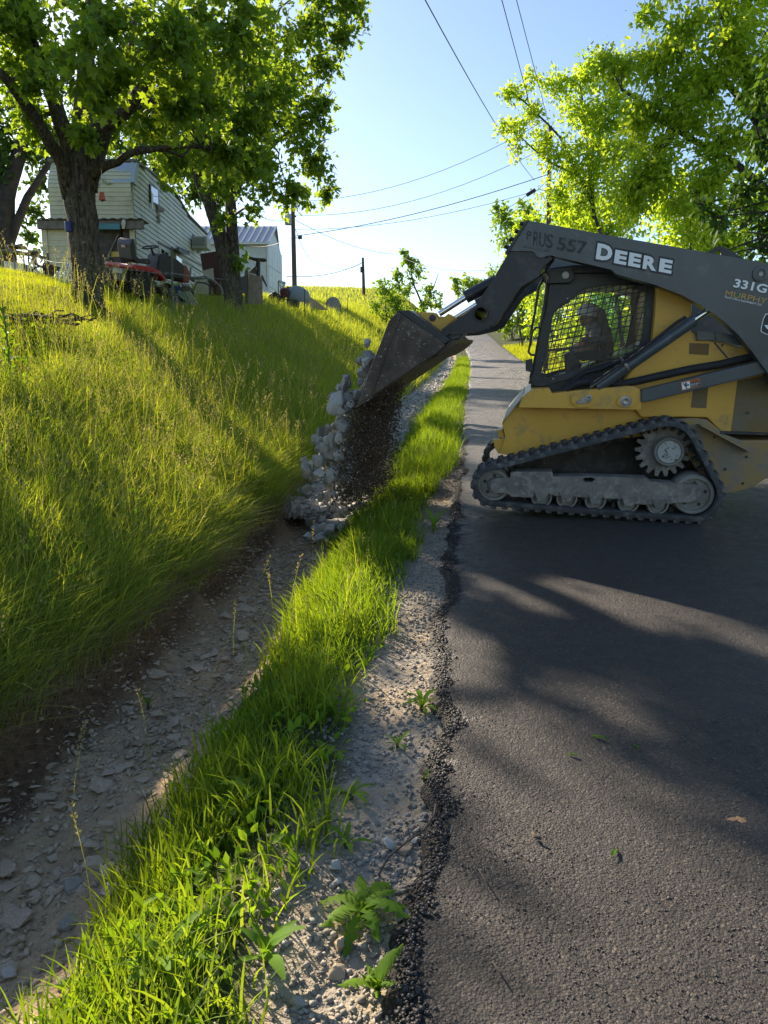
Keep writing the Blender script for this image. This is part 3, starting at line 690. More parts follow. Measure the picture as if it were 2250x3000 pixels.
# warning sticker on the lower link
stk = plate('warning_sticker', mpl('H', [(78, 222), (388, 152), (405, 278), (100, 358)], .098), .0975, .1, ORANGE_D, bevel=0)
plate('sticker_panel', mpl('H', [(95, 232), (222, 203), (236, 310), (108, 342)], .097), .0965, .0975, WHITE_D, parent=stk, bevel=0)
plate('sticker_panel', mpl('H', [(230, 226), (384, 196), (396, 270), (242, 308)], .097), .0965, .0975, DARK_D, parent=stk, bevel=0)
plate('pictogram', mpl('H', [(108, 242), (130, 232), (150, 268), (150, 228), (180, 222), (180, 262), (212, 250), (215, 275), (170, 284), (185, 322), (172, 326), (150, 288), (130, 268)], .096), .0955, .0965, DARK_D, parent=stk, bevel=0)
decal('lettering', 'WARNING', 'H', (245, 214), (380, 184), (243, 192), .0962, DARK_D, stk, .01)
decal('lettering', 'Pinch Area', 'H', (246, 268), (378, 236), (243, 244), .096, WHITE_D, stk, .01)
decal('lettering', 'Keep Away', 'H', (250, 296), (362, 268), (247, 274), .096, WHITE_D, stk, .01)

# ---- the operator, seen through the screen
def make_person():
    me = bpy.data.meshes.new('body')
    def q(x, y, w): p = mp('F', x, y, .95); return P3(p, w)
    J = {'pel': q(820, 1060, .97), 'waist': q(810, 950, .97), 'chest': q(790, 830, .97), 'neck': q(745, 770, .97), 'head': q(715, 690, .97), 'top': q(712, 625, .97),
         'sL': q(790, 800, .78), 'eL': q(770, 950, .74), 'hL': q(650, 960, .80), 'sR': q(790, 800, 1.16), 'eR': q(770, 950, 1.20), 'hR': q(650, 960, 1.14),
         'kL': q(560, 1070, .86), 'fL': q(540, 1290, .86), 'kR': q(560, 1070, 1.08), 'fR': q(540, 1290, 1.08), 'tL': q(490, 1310, .86), 'tR': q(490, 1310, 1.08)}
    names = list(J); idx = {k: i for i, k in enumerate(names)}
    E = [('pel', 'waist'), ('waist', 'chest'), ('chest', 'neck'), ('neck', 'head'), ('head', 'top'), ('chest', 'sL'), ('sL', 'eL'), ('eL', 'hL'), ('chest', 'sR'), ('sR', 'eR'), ('eR', 'hR'),
         ('pel', 'kL'), ('kL', 'fL'), ('pel', 'kR'), ('kR', 'fR'), ('fL', 'tL'), ('fR', 'tR')]
    rad = {'pel': .14, 'waist': .12, 'chest': .125, 'neck': .055, 'head': .085, 'top': .08, 'sL': .07, 'sR': .07, 'eL': .05, 'eR': .05, 'hL': .035, 'hR': .035, 'kL': .075, 'kR': .075, 'fL': .045, 'fR': .045, 'tL': .04, 'tR': .04}
    me.from_pydata([J[k] for k in names], [(idx[a], idx[b]) for a, b in E], [])
    o = bpy.data.objects.new('body', me); COL.objects.link(o)
    sk = o.modifiers.new('skin', 'SKIN'); su = o.modifiers.new('sub', 'SUBSURF'); su.levels = 2; su.render_levels = 2
    if not me.skin_vertices: me.skin_vertices.new()
    for i, k in enumerate(names): me.skin_vertices[0].data[i].radius = (rad[k], rad[k]); me.skin_vertices[0].data[i].use_root = (k == 'pel')
    m2 = bpy.data.meshes.new_from_object(o.evaluated_get(bpy.context.evaluated_depsgraph_get())); bpy.data.objects.remove(o)
    m2.materials.clear(); m2.materials.append(pm('grey_shirt', (.16, .165, .17), .9, bump=.1)); m2.materials.append(pm('skin', (.30, .16, .11), .55)); m2.materials.append(pm('jeans', (.05, .07, .11), .9))
    zn = J['neck'].z + .01; zp = J['pel'].z - .02
    for p in m2.polygons:
        c = p.center; p.material_index = 1 if (c.z > zn and abs(c.y - J['neck'].y) < .12) or (c - J['hL']).length < .09 or (c - J['hR']).length < .09 else (2 if c.z < zp or (c.x > J['pel'].x + .2 and c.z < zp + .1 and abs(c.y - J['hL'].y) > .02) else 0)
        p.use_smooth = True
    per = thing('person', 'loader operator in a pale grey cap seated behind the cab screen', 'person'); per.matrix_world = MM
    link('body', m2, None, per)
    h = J['head']; fw = Vector((1, 0, 0))
    SK = m2.materials[1]
    MB().add([h + Vector(v) for v in ((.075, -.012, .01), (.075, .012, .01), (.112, 0, -.025), (.078, .016, -.034), (.078, -.016, -.034))], [(0, 1, 2), (1, 3, 2), (3, 4, 2), (4, 0, 2), (0, 4, 3, 1)]).build('nose', SK, per, world=False)
    for s in (-1, 1):
        MB().lathe(h + Vector((-.005, s * .078, -.005)), (0, s, 0), [(.03, 0), (.032, .008), (.02, .014), (0, .012)], 10).build('ear', SK, per, world=False, smooth=True)
        MB().lathe(h + Vector((.078, s * .032, .012)), (1, 0, 0), [(.012, 0), (.008, .006), (0, .008)], 8).build('eye', DARK_D, per, world=False)
    MB().box(h + Vector((.078, 0, -.058)), (.012, .045, .008)).build('mouth', pm('lips', (.25, .1, .08), .6), per, world=False)
    MB().lathe(h + Vector((-.03, 0, -.02)), (-1, 0, .2), [(.09, -.01), (.096, .03), (.07, .06), (.02, .072), (0, .073)], 16).build('hair', pm('dark_hair', (.03, .02, .015), .8), per, world=False, smooth=True)
    c = thing('cap', 'pale grey baseball cap on the loader operator', 'cap'); c.matrix_world = MM
    capm = pm('grey_cap_cloth', (.55, .57, .60), .9, bump=.1)
    MB().lathe(h + Vector((-.01, 0, .028)), (-.12, 0, 1), [(.112, 0), (.113, .03), (.102, .07), (.075, .10), (.035, .118), (0, .121)], 24).build('crown', capm, c, world=False, smooth=True)
    br = MB(); br.prism([h + Vector((.08 + .115 * math.sin(math.pi * i / 12), .098 * math.cos(math.pi * i / 12), .032 - .018 * math.sin(math.pi * i / 12))) for i in range(13)], (0, 0, .008)); br.build('brim', capm, c, world=False)
make_person()
# ================================================================== trees
def bark_mat(name, dark, light, lichen):
    m, n, l = nt_mat(name); b = n['Principled BSDF']; tc = n.new('ShaderNodeTexCoord'); mp_ = n.new('ShaderNodeMapping'); mp_.inputs['Scale'].default_value = (1, 1, .22)
    l.new(tc.outputs['Object'], mp_.inputs[0]); v = n.new('ShaderNodeTexNoise'); v.inputs['Scale'].default_value = 26; v.inputs['Detail'].default_value = 5; v.inputs['Roughness'].default_value = .7; l.new(mp_.outputs[0], v.inputs['Vector'])
    c = ramp(n, l, v.outputs[0], .38, .62, dark, light); t = noise_node(n, l, 11, 4, .7)
    c = mixc(n, l, ramp(n, l, t.outputs[0], .60, .66, (0, 0, 0), (.8, .8, .8)), c, lichen); l.new(c, b.inputs['Base Color']); b.inputs['Roughness'].default_value = .95; b.inputs['Specular IOR Level'].default_value = .2
    bn = n.new('ShaderNodeBump'); bn.inputs['Strength'].default_value = 1; bn.inputs['Distance'].default_value = .06; l.new(v.outputs[0], bn.inputs['Height']); l.new(bn.outputs[0], b.inputs['Normal']); return m
BARK = bark_mat('maple_bark', (.030, .025, .020), (.15, .125, .10), (.22, .22, .18))
BARK_D = pm('dark_bark', (.045, .038, .032), .95, var=.4, vs=5, bump=.9, bs=16)
TWIG = pm('twig_bark', (.07, .055, .04), .9, var=.3)
MAPLE_L = leaf_mat('maple_leaves', (.085, .18, .045), (.21, .32, .06), .6, (2.0, 1.65, .35))
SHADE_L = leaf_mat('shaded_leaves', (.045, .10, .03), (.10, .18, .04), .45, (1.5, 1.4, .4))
SPRING_L = leaf_mat('spring_leaves', (.20, .36, .04), (.46, .58, .07), .62, (1.55, 1.4, .5))
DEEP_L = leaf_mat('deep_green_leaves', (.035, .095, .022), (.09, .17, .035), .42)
FAR_L = leaf_mat('far_leaves', (.15, .28, .045), (.32, .44, .08), .5, (1.4, 1.3, .45))
# leaf outlines (x across, y along, z fold)
def maple_tpl():
    o = [(0, -.05, 0), (.30, .02, -.05), (.22, .22, -.02), (.52, .42, -.10), (.22, .50, -.02), (.16, .66, -.02), (0, 1.0, -.12), (-.16, .66, -.02), (-.22, .50, -.02), (-.52, .42, -.10), (-.22, .22, -.02), (-.30, .02, -.05)]
    V = np.array([(0, .30, .04)] + o); T = np.array([(0, i, i % 12 + 1) for i in range(1, 13)]); return V, T
def ovate_tpl(wd=.24):
    V = np.array([(0, 0, 0), (wd, .3, .05), (wd * .8, .62, .04), (0, 1, -.06), (-wd * .8, .62, .04), (-wd, .3, .05), (0, .5, -.02)])
    return V, np.array([(0, 1, 6), (1, 2, 6), (2, 3, 6), (3, 4, 6), (4, 5, 6), (5, 0, 6)])
def quad_tpl(wd=.3):
    V = np.array([(0, 0, 0), (wd, .45, .06), (0, 1, -.05), (-wd, .45, .06)]); return V, np.array([(0, 1, 2), (0, 2, 3)])
def leaves_mesh(name, tpl, P, axis, size, rnd, mat, flat=.55):
    """one leaf per point; axis = direction of the leaf blade; flat = how level the blades lie"""
    V, T = tpl; N = len(P)
    a = axis / (np.linalg.norm(axis, axis=1, keepdims=True) + 1e-9)
    up = rng.normal(0, 1, (N, 3)) * (1 - flat); up[:, 2] += flat
    x = np.cross(a, up); x /= (np.linalg.norm(x, axis=1, keepdims=True) + 1e-9); z = np.cross(x, a)
    W = P[:, None, :] + size[:, None, None] * (V[None, :, 0:1] * x[:, None] + V[None, :, 1:2] * a[:, None] + V[None, :, 2:3] * z[:, None])
    TT = (T[None] + (np.arange(N) * len(V))[:, None, None]).reshape(-1, 3)
    return np_mesh(name, W.reshape(-1, 3), TT, np.repeat(rnd, len(V)), mat)
def bend_path(a, b, k=5, sag=.1, wob=.06):
    a, b = Vector(a), Vector(b); L = (b - a).length; out = []
    for i in range(k + 1):
        f = i / k; p = a.lerp(b, f); p.z += sag * L * math.sin(math.pi * f)
        if 0 < i < k: p += Vector((random.gauss(0, wob), random.gauss(0, wob), random.gauss(0, wob))) * L
        out.append(p)
    return out
def make_tree(name, label, base, limbs, blobs, bark, lmat, tpl, lsize, per_twig=10, group=None, droop=.35, twig_len=.55, flat=.5, cat='tree', tw_dens=1.0, cl_var=.5, twig_r=.006, shell=.55, dir_bias=None):
    """limbs: list of (points, r0, r1); blobs: list of (centre, (rx, ry, rz), twigs)"""
    root = thing(name, label, cat, base, group)
    tr = MB(); nodes = []
    for pts, r0, r1 in limbs:
        pts = [Vector(p) for p in pts]; fine = []
        for i in range(len(pts) - 1):
            k = max(2, int((pts[i + 1] - pts[i]).length / .35))
            for j in range(k):
                f = j / k; p = pts[i].lerp(pts[i + 1], f); fine.append(p + Vector((random.gauss(0, .012), random.gauss(0, .012), 0)))
        fine.append(pts[-1]); m = len(fine)
        o_ = len(tr.v); tr.tube(fine, [r0 + (r1 - r0) * (i / (m - 1)) for i in range(m)], 30 if r0 > .1 else 7)
        if r0 > .1:                               # furrowed bark
            for i in range(m):
                for j in range(30):
                    p = Vector(tr.v[o_ + i * 30 + j]); k = 1 + .07 * float(vn(j * .9, i * .45, 3)) + .05 * float(vn(j * .31, i * .2, 9)); tr.v[o_ + i * 30 + j] = tuple(fine[i] + (p - fine[i]) * k)
        nodes += [(p, r0 + (r1 - r0) * i / (m - 1)) for i, p in enumerate(fine)]
    br = MB(); P, A, RN = [], [], []
    for c, rad, ntw in blobs:
        c = Vector(c); rad = Vector(rad)
        near = min(nodes, key=lambda n: (n[0] - c).length)
        if (near[0] - c).length > .25:
            pth = bend_path(near[0], c, 5, .08, .04); br.tube(pth, [max(.012, min(near[1] * .55, .05)) * (1 - .7 * i / 5) for i in range(6)], 6)
        nsub = max(3, int(ntw / 14)); subs = []
        for _ in range(nsub):
            d = Vector(rng.normal(0, 1, 3)).normalized(); e = c + Vector((d.x * rad.x, d.y * rad.y, d.z * rad.z)) * random.uniform(.5, .9)
            pth = bend_path(c, e, 4, .05, .06); br.tube(pth, [.012, .010, .008, .006, .004], 5); subs += pth[1:]
        n = int(ntw * tw_dens)
        D = rng.normal(0, 1, (n, 3)); D /= np.linalg.norm(D, axis=1, keepdims=True); rr = (shell + (1 - shell) * rng.random(n)) ** 1.0 * np.where(rng.random(n) < .3, rng.random(n), 1)
        tips = np.array(c) + D * rr[:, None] * np.array(rad); cl = rng.random(n)
        S = np.array([tuple(p) for p in subs])
        for i in range(n):
            tip = tips[i]; s0 = S[np.argmin(((S - tip) ** 2).sum(1))]; d = tip - s0; L = np.linalg.norm(d) + 1e-6
            st_ = tip - d / L * min(L, twig_len) if L > .05 else tip - D[i] * twig_len * .5
            if i % 3 == 0: br.tube([Vector(s0), Vector((s0 + tip) / 2 + np.array((0, 0, .03))), Vector(tip)], [twig_r, twig_r * .8, twig_r * .4], 3, cap=False)
            k = per_twig; f = np.linspace(0, 1, k) + rng.normal(0, .06, k); dd = tip - st_
            pos = st_ + dd * f[:, None] + rng.normal(0, .04 + .05 * twig_len, (k, 3)); pos[:, 2] -= .10 * twig_len * f ** 2
            ax = rng.normal(0, .6, (k, 3)) + dd / (np.linalg.norm(dd) + 1e-6) * .7; ax[:, 2] -= droop
            P.append(pos); A.append(ax); RN.append(np.clip(cl[i] * cl_var + rng.random(k) * (1 - cl_var), 0, 1))
    P = np.concatenate(P) - np.array(base); A = np.concatenate(A); RN = np.concatenate(RN)
    sz = lsize * rng.uniform(.65, 1.25, len(P))
    if tr.v: tr.build('trunk', bark, root, smooth='all')
    if br.v: br.build('branches', TWIG if bark is not BARK_D else BARK_D, root)['kind'] = 'stuff'
    cr = link('crown', leaves_mesh('crown', tpl, P, A, sz, RN, lmat, flat), None, root); cr['kind'] = 'stuff'
    return root, len(P)
def blob(px, py, Y, r, n, sq=1.0, dz=1.0):
    c = at(px, py, Y); k = span(r, Y); return (c, (k, k * sq, k * dz), n)
def pp(lst, Y): return [at(x, y, Y + (d[0] if d else 0)) for x, y, *d in lst]
MT, OT, QT = maple_tpl(), ovate_tpl(), quad_tpl()

# -- silver maple in the yard, nearest tree on the left
Y1 = 14.0
b1 = gpt(255, 884); b1 = Vector((b1.x, b1.y, b1.z - .1)); Y1 = b1.y
fl = at(250, 840, Y1)
lim = [([at(258, 900, Y1), at(256, 870, Y1), at(254, 800, Y1), at(248, 700, Y1), at(240, 600, Y1), at(232, 520, Y1), at(236, 440, Y1)], .265, .24),
       ([at(236, 480, Y1), at(239, 434, Y1), at(246, 290, Y1 + .2), at(253, 163, Y1 + .4), at(268, 54, Y1 + .6), at(280, -150, Y1 + .8), at(290, -420, Y1 + 1)], .20, .05),
       ([at(210, 560, Y1), at(204, 470, Y1 - .1), at(198, 410, Y1 - .2), at(145, 253, Y1 - .5), at(90, 127, Y1 - .8), at(72, 18, Y1 - 1), at(40, -180, Y1 - 1.2)], .17, .05),
       ([at(204, 580, Y1 - .05), at(180, 480, Y1 - .3), at(150, 420, Y1 - .6), at(54, 271, Y1 - 1.2), at(0, 213, Y1 - 1.5), at(-60, 180, Y1 - 1.7), at(-260, 200, Y1 - 2.2)], .13, .03),
       ([at(256, 560, Y1), at(266, 440, Y1 - .1), at(300, 372, Y1 - .3), at(362, 333, Y1 - .5), at(416, 253, Y1 - .8), at(450, 180, Y1 - 1), at(500, 40, Y1 - 1.2), at(560, -120, Y1 - 1.4)], .15, .04),
       ([at(262, 560, Y1 + .1), at(300, 420, Y1 + .4), at(340, 320, Y1 + .8), at(380, 200, Y1 + 1.2), at(400, 0, Y1 + 1.6)], .10, .04),
       ([at(268, 520, Y1 - .05), at(300, 488, Y1 - .3), at(347, 475, Y1 - .5), at(392, 446, Y1 - .7), at(467, 433, Y1 - 1), at(560, 428, Y1 - 1.3), at(620, 440, Y1 - 1.5)], .085, .02)]
for dx, dy, r in ((-45, 905, .10), (48, 912, .10), (15, 915, .1), (-20, 912, .08)):      # root flare
    lim.append(([at(255, 820, Y1), at(255 + dx * .45, 865, Y1 - .12), at(255 + dx * .95, dy, Y1 - .25)], r * 1.6, r * .5))
bl = [blob(100, 60, 12.2, 150, 40), blob(300, 50, 9.8, 150, 36), blob(480, 120, 10, 140, 54), blob(350, 230, 10.2, 110, 26), blob(560, 290, 10.8, 120, 60), blob(95, 350, 13, 70, 26),
      blob(40, 190, 12.6, 90, 26), blob(440, 330, 13.4, 90, 40), blob(680, 90, 11, 150, 66), blob(640, 430, 12.6, 70, 34), blob(200, 160, 10.2, 110, 18), blob(760, 250, 14, 130, 70),
      blob(560, 180, 14.6, 130, 60), blob(690, 380, 14.2, 110, 60), blob(130, 240, 12, 70, 26), blob(240, 270, 14.6, 80, 14), blob(310, 380, 15, 60, 20), blob(520, 470, 13.5, 50, 14), blob(740, 470, 14.5, 70, 26), blob(430, 390, 17.5, 90, 46), blob(540, 330, 18, 110, 56), blob(640, 250, 18, 110, 56), blob(480, 240, 17.5, 110, 50), blob(600, 440, 17.5, 70, 30), blob(380, 130, 18.5, 120, 30), blob(250, 380, 12.6, 46, 14),
      # crown above the picture
      blob(40, -130, 11, 200, 30), blob(380, -170, 10.5, 230, 40), blob(700, -160, 14, 240, 60), blob(240, -420, 14, 220, 26), blob(560, -440, 14.5, 240, 34), blob(20, 30, 12.3, 110, 24), blob(-60, -60, 13.5, 150, 34), blob(-30, 60, 11.9, 110, 24), blob(60, -80, 12.5, 130, 24), blob(-260, 270, 11.8, 130, 34), blob(-390, 200, 11.5, 140, 34), blob(-320, 110, 12, 130, 28)]
make_tree('maple_tree', 'big maple with a thick dark trunk standing by the lawn mower', b1, lim, bl, BARK, MAPLE_L, MT, .125, 15, twig_len=.65, cl_var=.55)
# -- twin-trunked maple farther along the hill
b2 = Vector((at(683, 870, 22).x, 22, float(ground(at(683, 870, 22).x, 22)) - .1))
lim = [([b2 + Vector((-.05, 0, 0)), at(680, 862, 22), at(664, 771, 22), at(632, 651, 22), at(593, 545, 22), at(560, 440, 22), at(545, 300, 22.2), at(550, 100, 22.5)], .25, .07),
       ([b2 + Vector((.12, .1, 0)), at(690, 850, 22.1), at(684, 741, 22.1), at(677, 636, 22.1), at(672, 560, 22.1), at(690, 400, 22.2), at(740, 250, 22.2), at(800, 80, 22.2)], .20, .05),
       ([at(672, 590, 22.1), at(740, 480, 21.8), at(830, 400, 21.5), at(920, 330, 21)], .08, .02)]
bl = [blob(820, 190, 20.5, 150, 90), blob(900, 70, 20.5, 140, 80), blob(1040, 20, 20.5, 70, 30), blob(1010, 110, 20.5, 45, 16), blob(850, 370, 20.5, 120, 70), blob(930, 330, 20.5, 70, 28), blob(920, 470, 20.5, 75, 30), blob(770, 490, 20, 100, 50),
      blob(650, 540, 20.5, 80, 30), blob(860, 570, 20.5, 70, 30), blob(590, 420, 21.5, 120, 50), blob(700, 300, 22, 160, 80), blob(940, 200, 21, 60, 22), blob(960, 560, 20.6, 36, 10), blob(740, 620, 20.2, 34, 8), blob(660, 640, 20.2, 30, 7), blob(500, 500, 22.5, 70, 26),
      blob(480, 350, 23, 120, 50), blob(800, -140, 21, 220, 80), blob(1000, -160, 20.5, 150, 50), blob(560, -150, 22, 220, 70), blob(705, 770, 21.7, 16, 5)]
make_tree('maple_tree', 'maple with two slim trunks growing beside the brown cabinet', b2, lim, bl, BARK, MAPLE_L, MT, .15, 13, twig_len=.75, cl_var=.5)
# -- dark trees behind the camper
b3 = Vector((at(15, 770, 25).x, 25, float(ground(at(15, 770, 25).x, 25)) - .1))
lim = [([b3, at(15, 700, 25), at(18, 580, 25), at(60, 430, 25), at(100, 300, 25)], .36, .15), ([at(20, 730, 25), at(45, 660, 25), at(80, 580, 25), at(150, 470, 25), at(220, 430, 25)], .17, .06), ([at(10, 560, 25), at(-20, 400, 25), at(-40, 200, 25)], .22, .1)]
bl = [blob(30, 420, 25, 80, 50), blob(70, 290, 24.5, 110, 70), blob(100, 620, 26, 45, 18), blob(120, 540, 26, 50, 20), blob(130, 440, 25.5, 60, 28), blob(0, 500, 25, 50, 20), blob(90, 690, 26, 26, 8), blob(170, 400, 26, 70, 30), blob(-80, 300, 25, 150, 60), blob(60, 90, 25, 160, 60), blob(-60, -100, 25, 220, 60), blob(110, 740, 27, 14, 3)]
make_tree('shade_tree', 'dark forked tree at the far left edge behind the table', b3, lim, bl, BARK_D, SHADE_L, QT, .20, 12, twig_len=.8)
b4 = Vector((at(360, 800, 39).x, 39, float(ground(at(360, 800, 39).x, 39)) - .1))
lim = [([b4, at(455, 600, 39), at(458, 450, 39), at(452, 330, 39)], .25, .12)]
bl = [blob(420, 430, 39, 90, 50), blob(520, 480, 39, 80, 46), blob(600, 520, 39, 70, 36), blob(330, 400, 39, 90, 40), blob(560, 570, 39, 50, 22), blob(640, 590, 39, 50, 20), blob(600, 470, 39, 90, 50), blob(690, 530, 38, 60, 30), blob(700, 430, 38, 80, 36), blob(560, 370, 39, 100, 46), blob(280, 330, 39, 100, 40), blob(450, 300, 39, 120, 50), blob(620, 400, 39, 90, 36)]
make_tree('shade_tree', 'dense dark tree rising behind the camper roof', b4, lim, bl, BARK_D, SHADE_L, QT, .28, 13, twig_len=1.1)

# -- right side of the road
def ground_at(px, Y): x = at(px, 1000, Y).x; return Vector((x, Y, float(ground(x, Y)) - .05))
g5 = ground_at(2330, 11.5)
lim = [([g5, at(2330, 900, 11.5), at(2300, 600, 11.5), at(2250, 350, 11.5), at(2150, 120, 11.8), at(2080, -80, 12)], .16, .05), ([at(2300, 600, 11.5), at(2150, 480, 12), at(1980, 380, 12.4), at(1820, 260, 12.8)], .07, .02), ([at(2280, 450, 11.5), at(2180, 300, 12), at(2050, 150, 12.4), at(1950, 60, 12.6)], .07, .02)]
bl = [blob(2150, 90, 11.5, 130, 60), blob(2010, 80, 12, 90, 36), blob(1930, 190, 12.4, 100, 50), blob(1830, 190, 13, 60, 22), blob(1770, 175, 13, 30, 8), blob(2080, 240, 12, 130, 70), blob(1980, 330, 12.4, 120, 70), blob(1880, 330, 12.6, 80, 40), blob(2100, 430, 12, 130, 70), blob(1930, 480, 12.6, 120, 70), blob(2220, 250, 11.5, 90, 40), blob(2060, 590, 12.2, 120, 60), blob(1850, 560, 13, 110, 60), blob(1900, 40, 12.4, 40, 10), blob(2200, -60, 11.5, 160, 50), blob(1960, -60, 12, 80, 20), blob(2380, 120, 11.5, 150, 40)]
make_tree('boxelder_tree', 'bright yellow-green leafy tree towering over the loader cab', g5, lim, bl, BARK, SPRING_L, OT, .092, 26, twig_len=.6, droop=.5, flat=.3, cl_var=.6)
g6 = ground_at(1850, 20)
lim = [([g6, at(1800, 800, 20), at(1720, 560, 20), at(1640, 400, 20), at(1540, 300, 20), at(1480, 260, 20)], .075, .015), ([at(1740, 640, 20), at(1720, 420, 20), at(1700, 250, 20), at(1665, 230, 20)], .05, .012), ([at(1700, 520, 20), at(1600, 470, 20), at(1500, 380, 20)], .035, .01)]
bl = [blob(1500, 275, 20, 36, 14, 1.5, .5), blob(1560, 330, 20, 60, 22), blob(1490, 370, 20, 40, 14, 1.3, .6), blob(1640, 250, 20, 60, 26), blob(1600, 420, 20, 60, 22), blob(1720, 230, 20, 60, 30), blob(1700, 330, 20, 90, 56), blob(1660, 470, 20, 80, 44), blob(1760, 430, 19.5, 100, 70), blob(1740, 170, 20, 34, 10), blob(1810, 300, 19, 90, 60), blob(1730, 540, 20, 100, 60), blob(1640, 560, 20.5, 80, 44), blob(1850, 430, 18, 110, 60), blob(1790, 200, 19, 60, 26), blob(1560, 240, 20, 36, 10), blob(1520, 430, 20, 34, 8)]
make_tree('elm_tree', 'feathery tree reaching left over the leaning power pole', g6, lim, bl, BARK, SPRING_L, OT, .115, 20, twig_len=.9, droop=.25, flat=.35, cl_var=.6)
def bush(name, label, px, Y, blobs, lm, tpl, ls, per=13, bark=BARK, group=None, **k):
    g = ground_at(px, Y); c0 = blobs[0][0]
    lim = [([g, g.lerp(c0, .5) + Vector((.1, 0, 0)), c0], .05, .02)] + [([g + Vector((random.uniform(-.2, .2), 0, 0)), g.lerp(b[0], .5) + Vector((random.uniform(-.15, .15), 0, .15)), b[0]], .035, .012) for b in blobs[1:5]]
    return make_tree(name, label, g, lim, blobs, bark, lm, tpl, ls, per, group=group, **k)
GR = 'thicket along the right side of the road'
bush('roadside_shrub', 'yellow-green shrub filling the gap behind the bucket arm elbow', 1640, 47, [blob(1620, 690, 47, 100, 80), blob(1530, 660, 47, 50, 30), blob(1560, 770, 47, 90, 70), blob(1590, 880, 47, 90, 70), blob(1680, 760, 47, 110, 70), blob(1590, 950, 47, 60, 40), blob(1690, 900, 47, 110, 60), blob(1660, 620, 47, 80, 50)], SPRING_L, OT, .24, 20, group=GR, cl_var=.6, twig_len=1.2)
bush('roadside_shrub', 'broad yellow-green shrub seen through the cab screen', 1760, 27, [blob(1780, 700, 27, 130, 90), blob(1700, 640, 28, 100, 70), blob(1800, 850, 27, 130, 80), blob(1720, 800, 28, 110, 70), blob(1690, 950, 28, 100, 60), blob(1850, 950, 26, 130, 70), blob(1760, 1020, 27, 110, 50), blob(1800, 590, 26, 110, 60)], SPRING_L, OT, .165, 22, group=GR, cl_var=.6, twig_len=.9)
bush('roadside_shrub', 'green shrub behind the engine housing of the loader', 2150, 15, [blob(2130, 720, 14.5, 140, 80), blob(2020, 700, 15, 120, 70), blob(1990, 880, 15, 130, 70), blob(2120, 880, 14, 130, 60), blob(2250, 850, 14, 150, 50), blob(2220, 600, 14, 110, 50), blob(2150, 1050, 13.5, 120, 60), blob(2280, 1150, 13, 120, 50), blob(1960, 600, 15, 110, 60)], SPRING_L, OT, .11, 20, group=GR, cl_var=.6)
g7 = ground_at(2560, 8.6)
lim = [([g7, at(2560, 700, 8.6), at(2480, 300, 8.6), at(2420, 0, 8.6)], .14, .07)] + [([at(2540 - random.uniform(0, 60), y0, 8.6), at(2330, y0 + dy * .3 - 10, 8.5), at(2150 + random.uniform(-40, 40), y0 + dy, 8.4)], .03, .006) for y0, dy in ((700, 40), (640, 100), (560, 60), (620, 10), (720, -40), (540, 140), (660, 60))]
bl = [blob(2190, 560, 8.5, 70, 22), blob(2110, 640, 8.5, 50, 12), blob(2230, 420, 8.6, 90, 30), blob(2250, 280, 8.6, 90, 30), blob(2270, 650, 8.5, 90, 20), blob(2220, 720, 8.5, 60, 10), blob(2060, 600, 8.5, 30, 6), blob(2290, 120, 8.6, 70, 18), blob(2380, 500, 8.6, 140, 30), blob(2420, 250, 8.6, 140, 30)]
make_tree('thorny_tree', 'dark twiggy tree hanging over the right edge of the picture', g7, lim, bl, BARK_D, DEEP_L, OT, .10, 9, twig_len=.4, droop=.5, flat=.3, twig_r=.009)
# -- small trees and shrubs in the middle distance
g8 = ground_at(1240, 60)
lim = [([g8, at(1240, 900, 60), at(1210, 830, 60), at(1195, 740, 60)], .12, .03), ([at(1238, 890, 60), at(1270, 840, 60), at(1285, 800, 60)], .07, .02)]
make_tree('sapling_tree', 'slender airy young tree against the sky above the bucket', g8, lim, [blob(1195, 760, 60, 28, 14), blob(1165, 800, 60, 26, 10), blob(1225, 800, 60, 30, 12), blob(1190, 850, 60, 40, 16), blob(1255, 850, 60, 32, 14), blob(1240, 900, 60, 44, 20), blob(1180, 735, 60, 14, 5), blob(1280, 890, 60, 30, 10), blob(1210, 780, 60, 34, 14), blob(1160, 840, 60, 30, 12)], BARK, FAR_L, QT, .27, 17, twig_len=.9)
bush('hedge_shrub', 'rounded green shrub at the hilltop left of the slender young tree', 1130, 52, [blob(1125, 850, 52, 42, 40), blob(1150, 880, 52, 46, 40), blob(1100, 895, 52, 28, 20), blob(1170, 915, 52, 40, 26), blob(1135, 920, 52, 40, 20)], FAR_L, QT, .2, 14)
bush('hedge_shrub', 'pale leafy shrub standing just above the raised bucket coupler', 1440, 112, [blob(1420, 900, 112, 50, 40), blob(1340, 850, 112, 26, 14), blob(1400, 850, 112, 40, 26), blob(1370, 830, 112, 40, 26), blob(1330, 820, 112, 18, 8), blob(1450, 820, 112, 46, 28), blob(1440, 945, 112, 40, 24)], FAR_L, QT, .5, 13, twig_len=2)
bush('roadside_shrub', 'dense green shrub on the far right verge beyond the cross tube', 1500, 84, [blob(1500, 860, 84, 60, 60), blob(1470, 915, 84, 46, 40), blob(1530, 920, 84, 54, 44), blob(1470, 800, 84, 46, 30), blob(1550, 830, 84, 60, 44), blob(1450, 945, 84, 22, 12), blob(1490, 960, 84, 34, 20), blob(1540, 970, 84, 40, 24)], FAR_L, QT, .42, 14, group=GR, twig_len=1.6)
bush('roadside_shrub', 'tall bush rising left of the power pole above the arm tip', 1530, 72, [blob(1475, 640, 72, 46, 34), blob(1500, 700, 72, 60, 50), blob(1520, 780, 72, 70, 56), blob(1455, 605, 72, 26, 10), blob(1540, 620, 72, 44, 26), blob(1550, 860, 72, 70, 50)], FAR_L, QT, .36, 14, group=GR, twig_len=1.4)
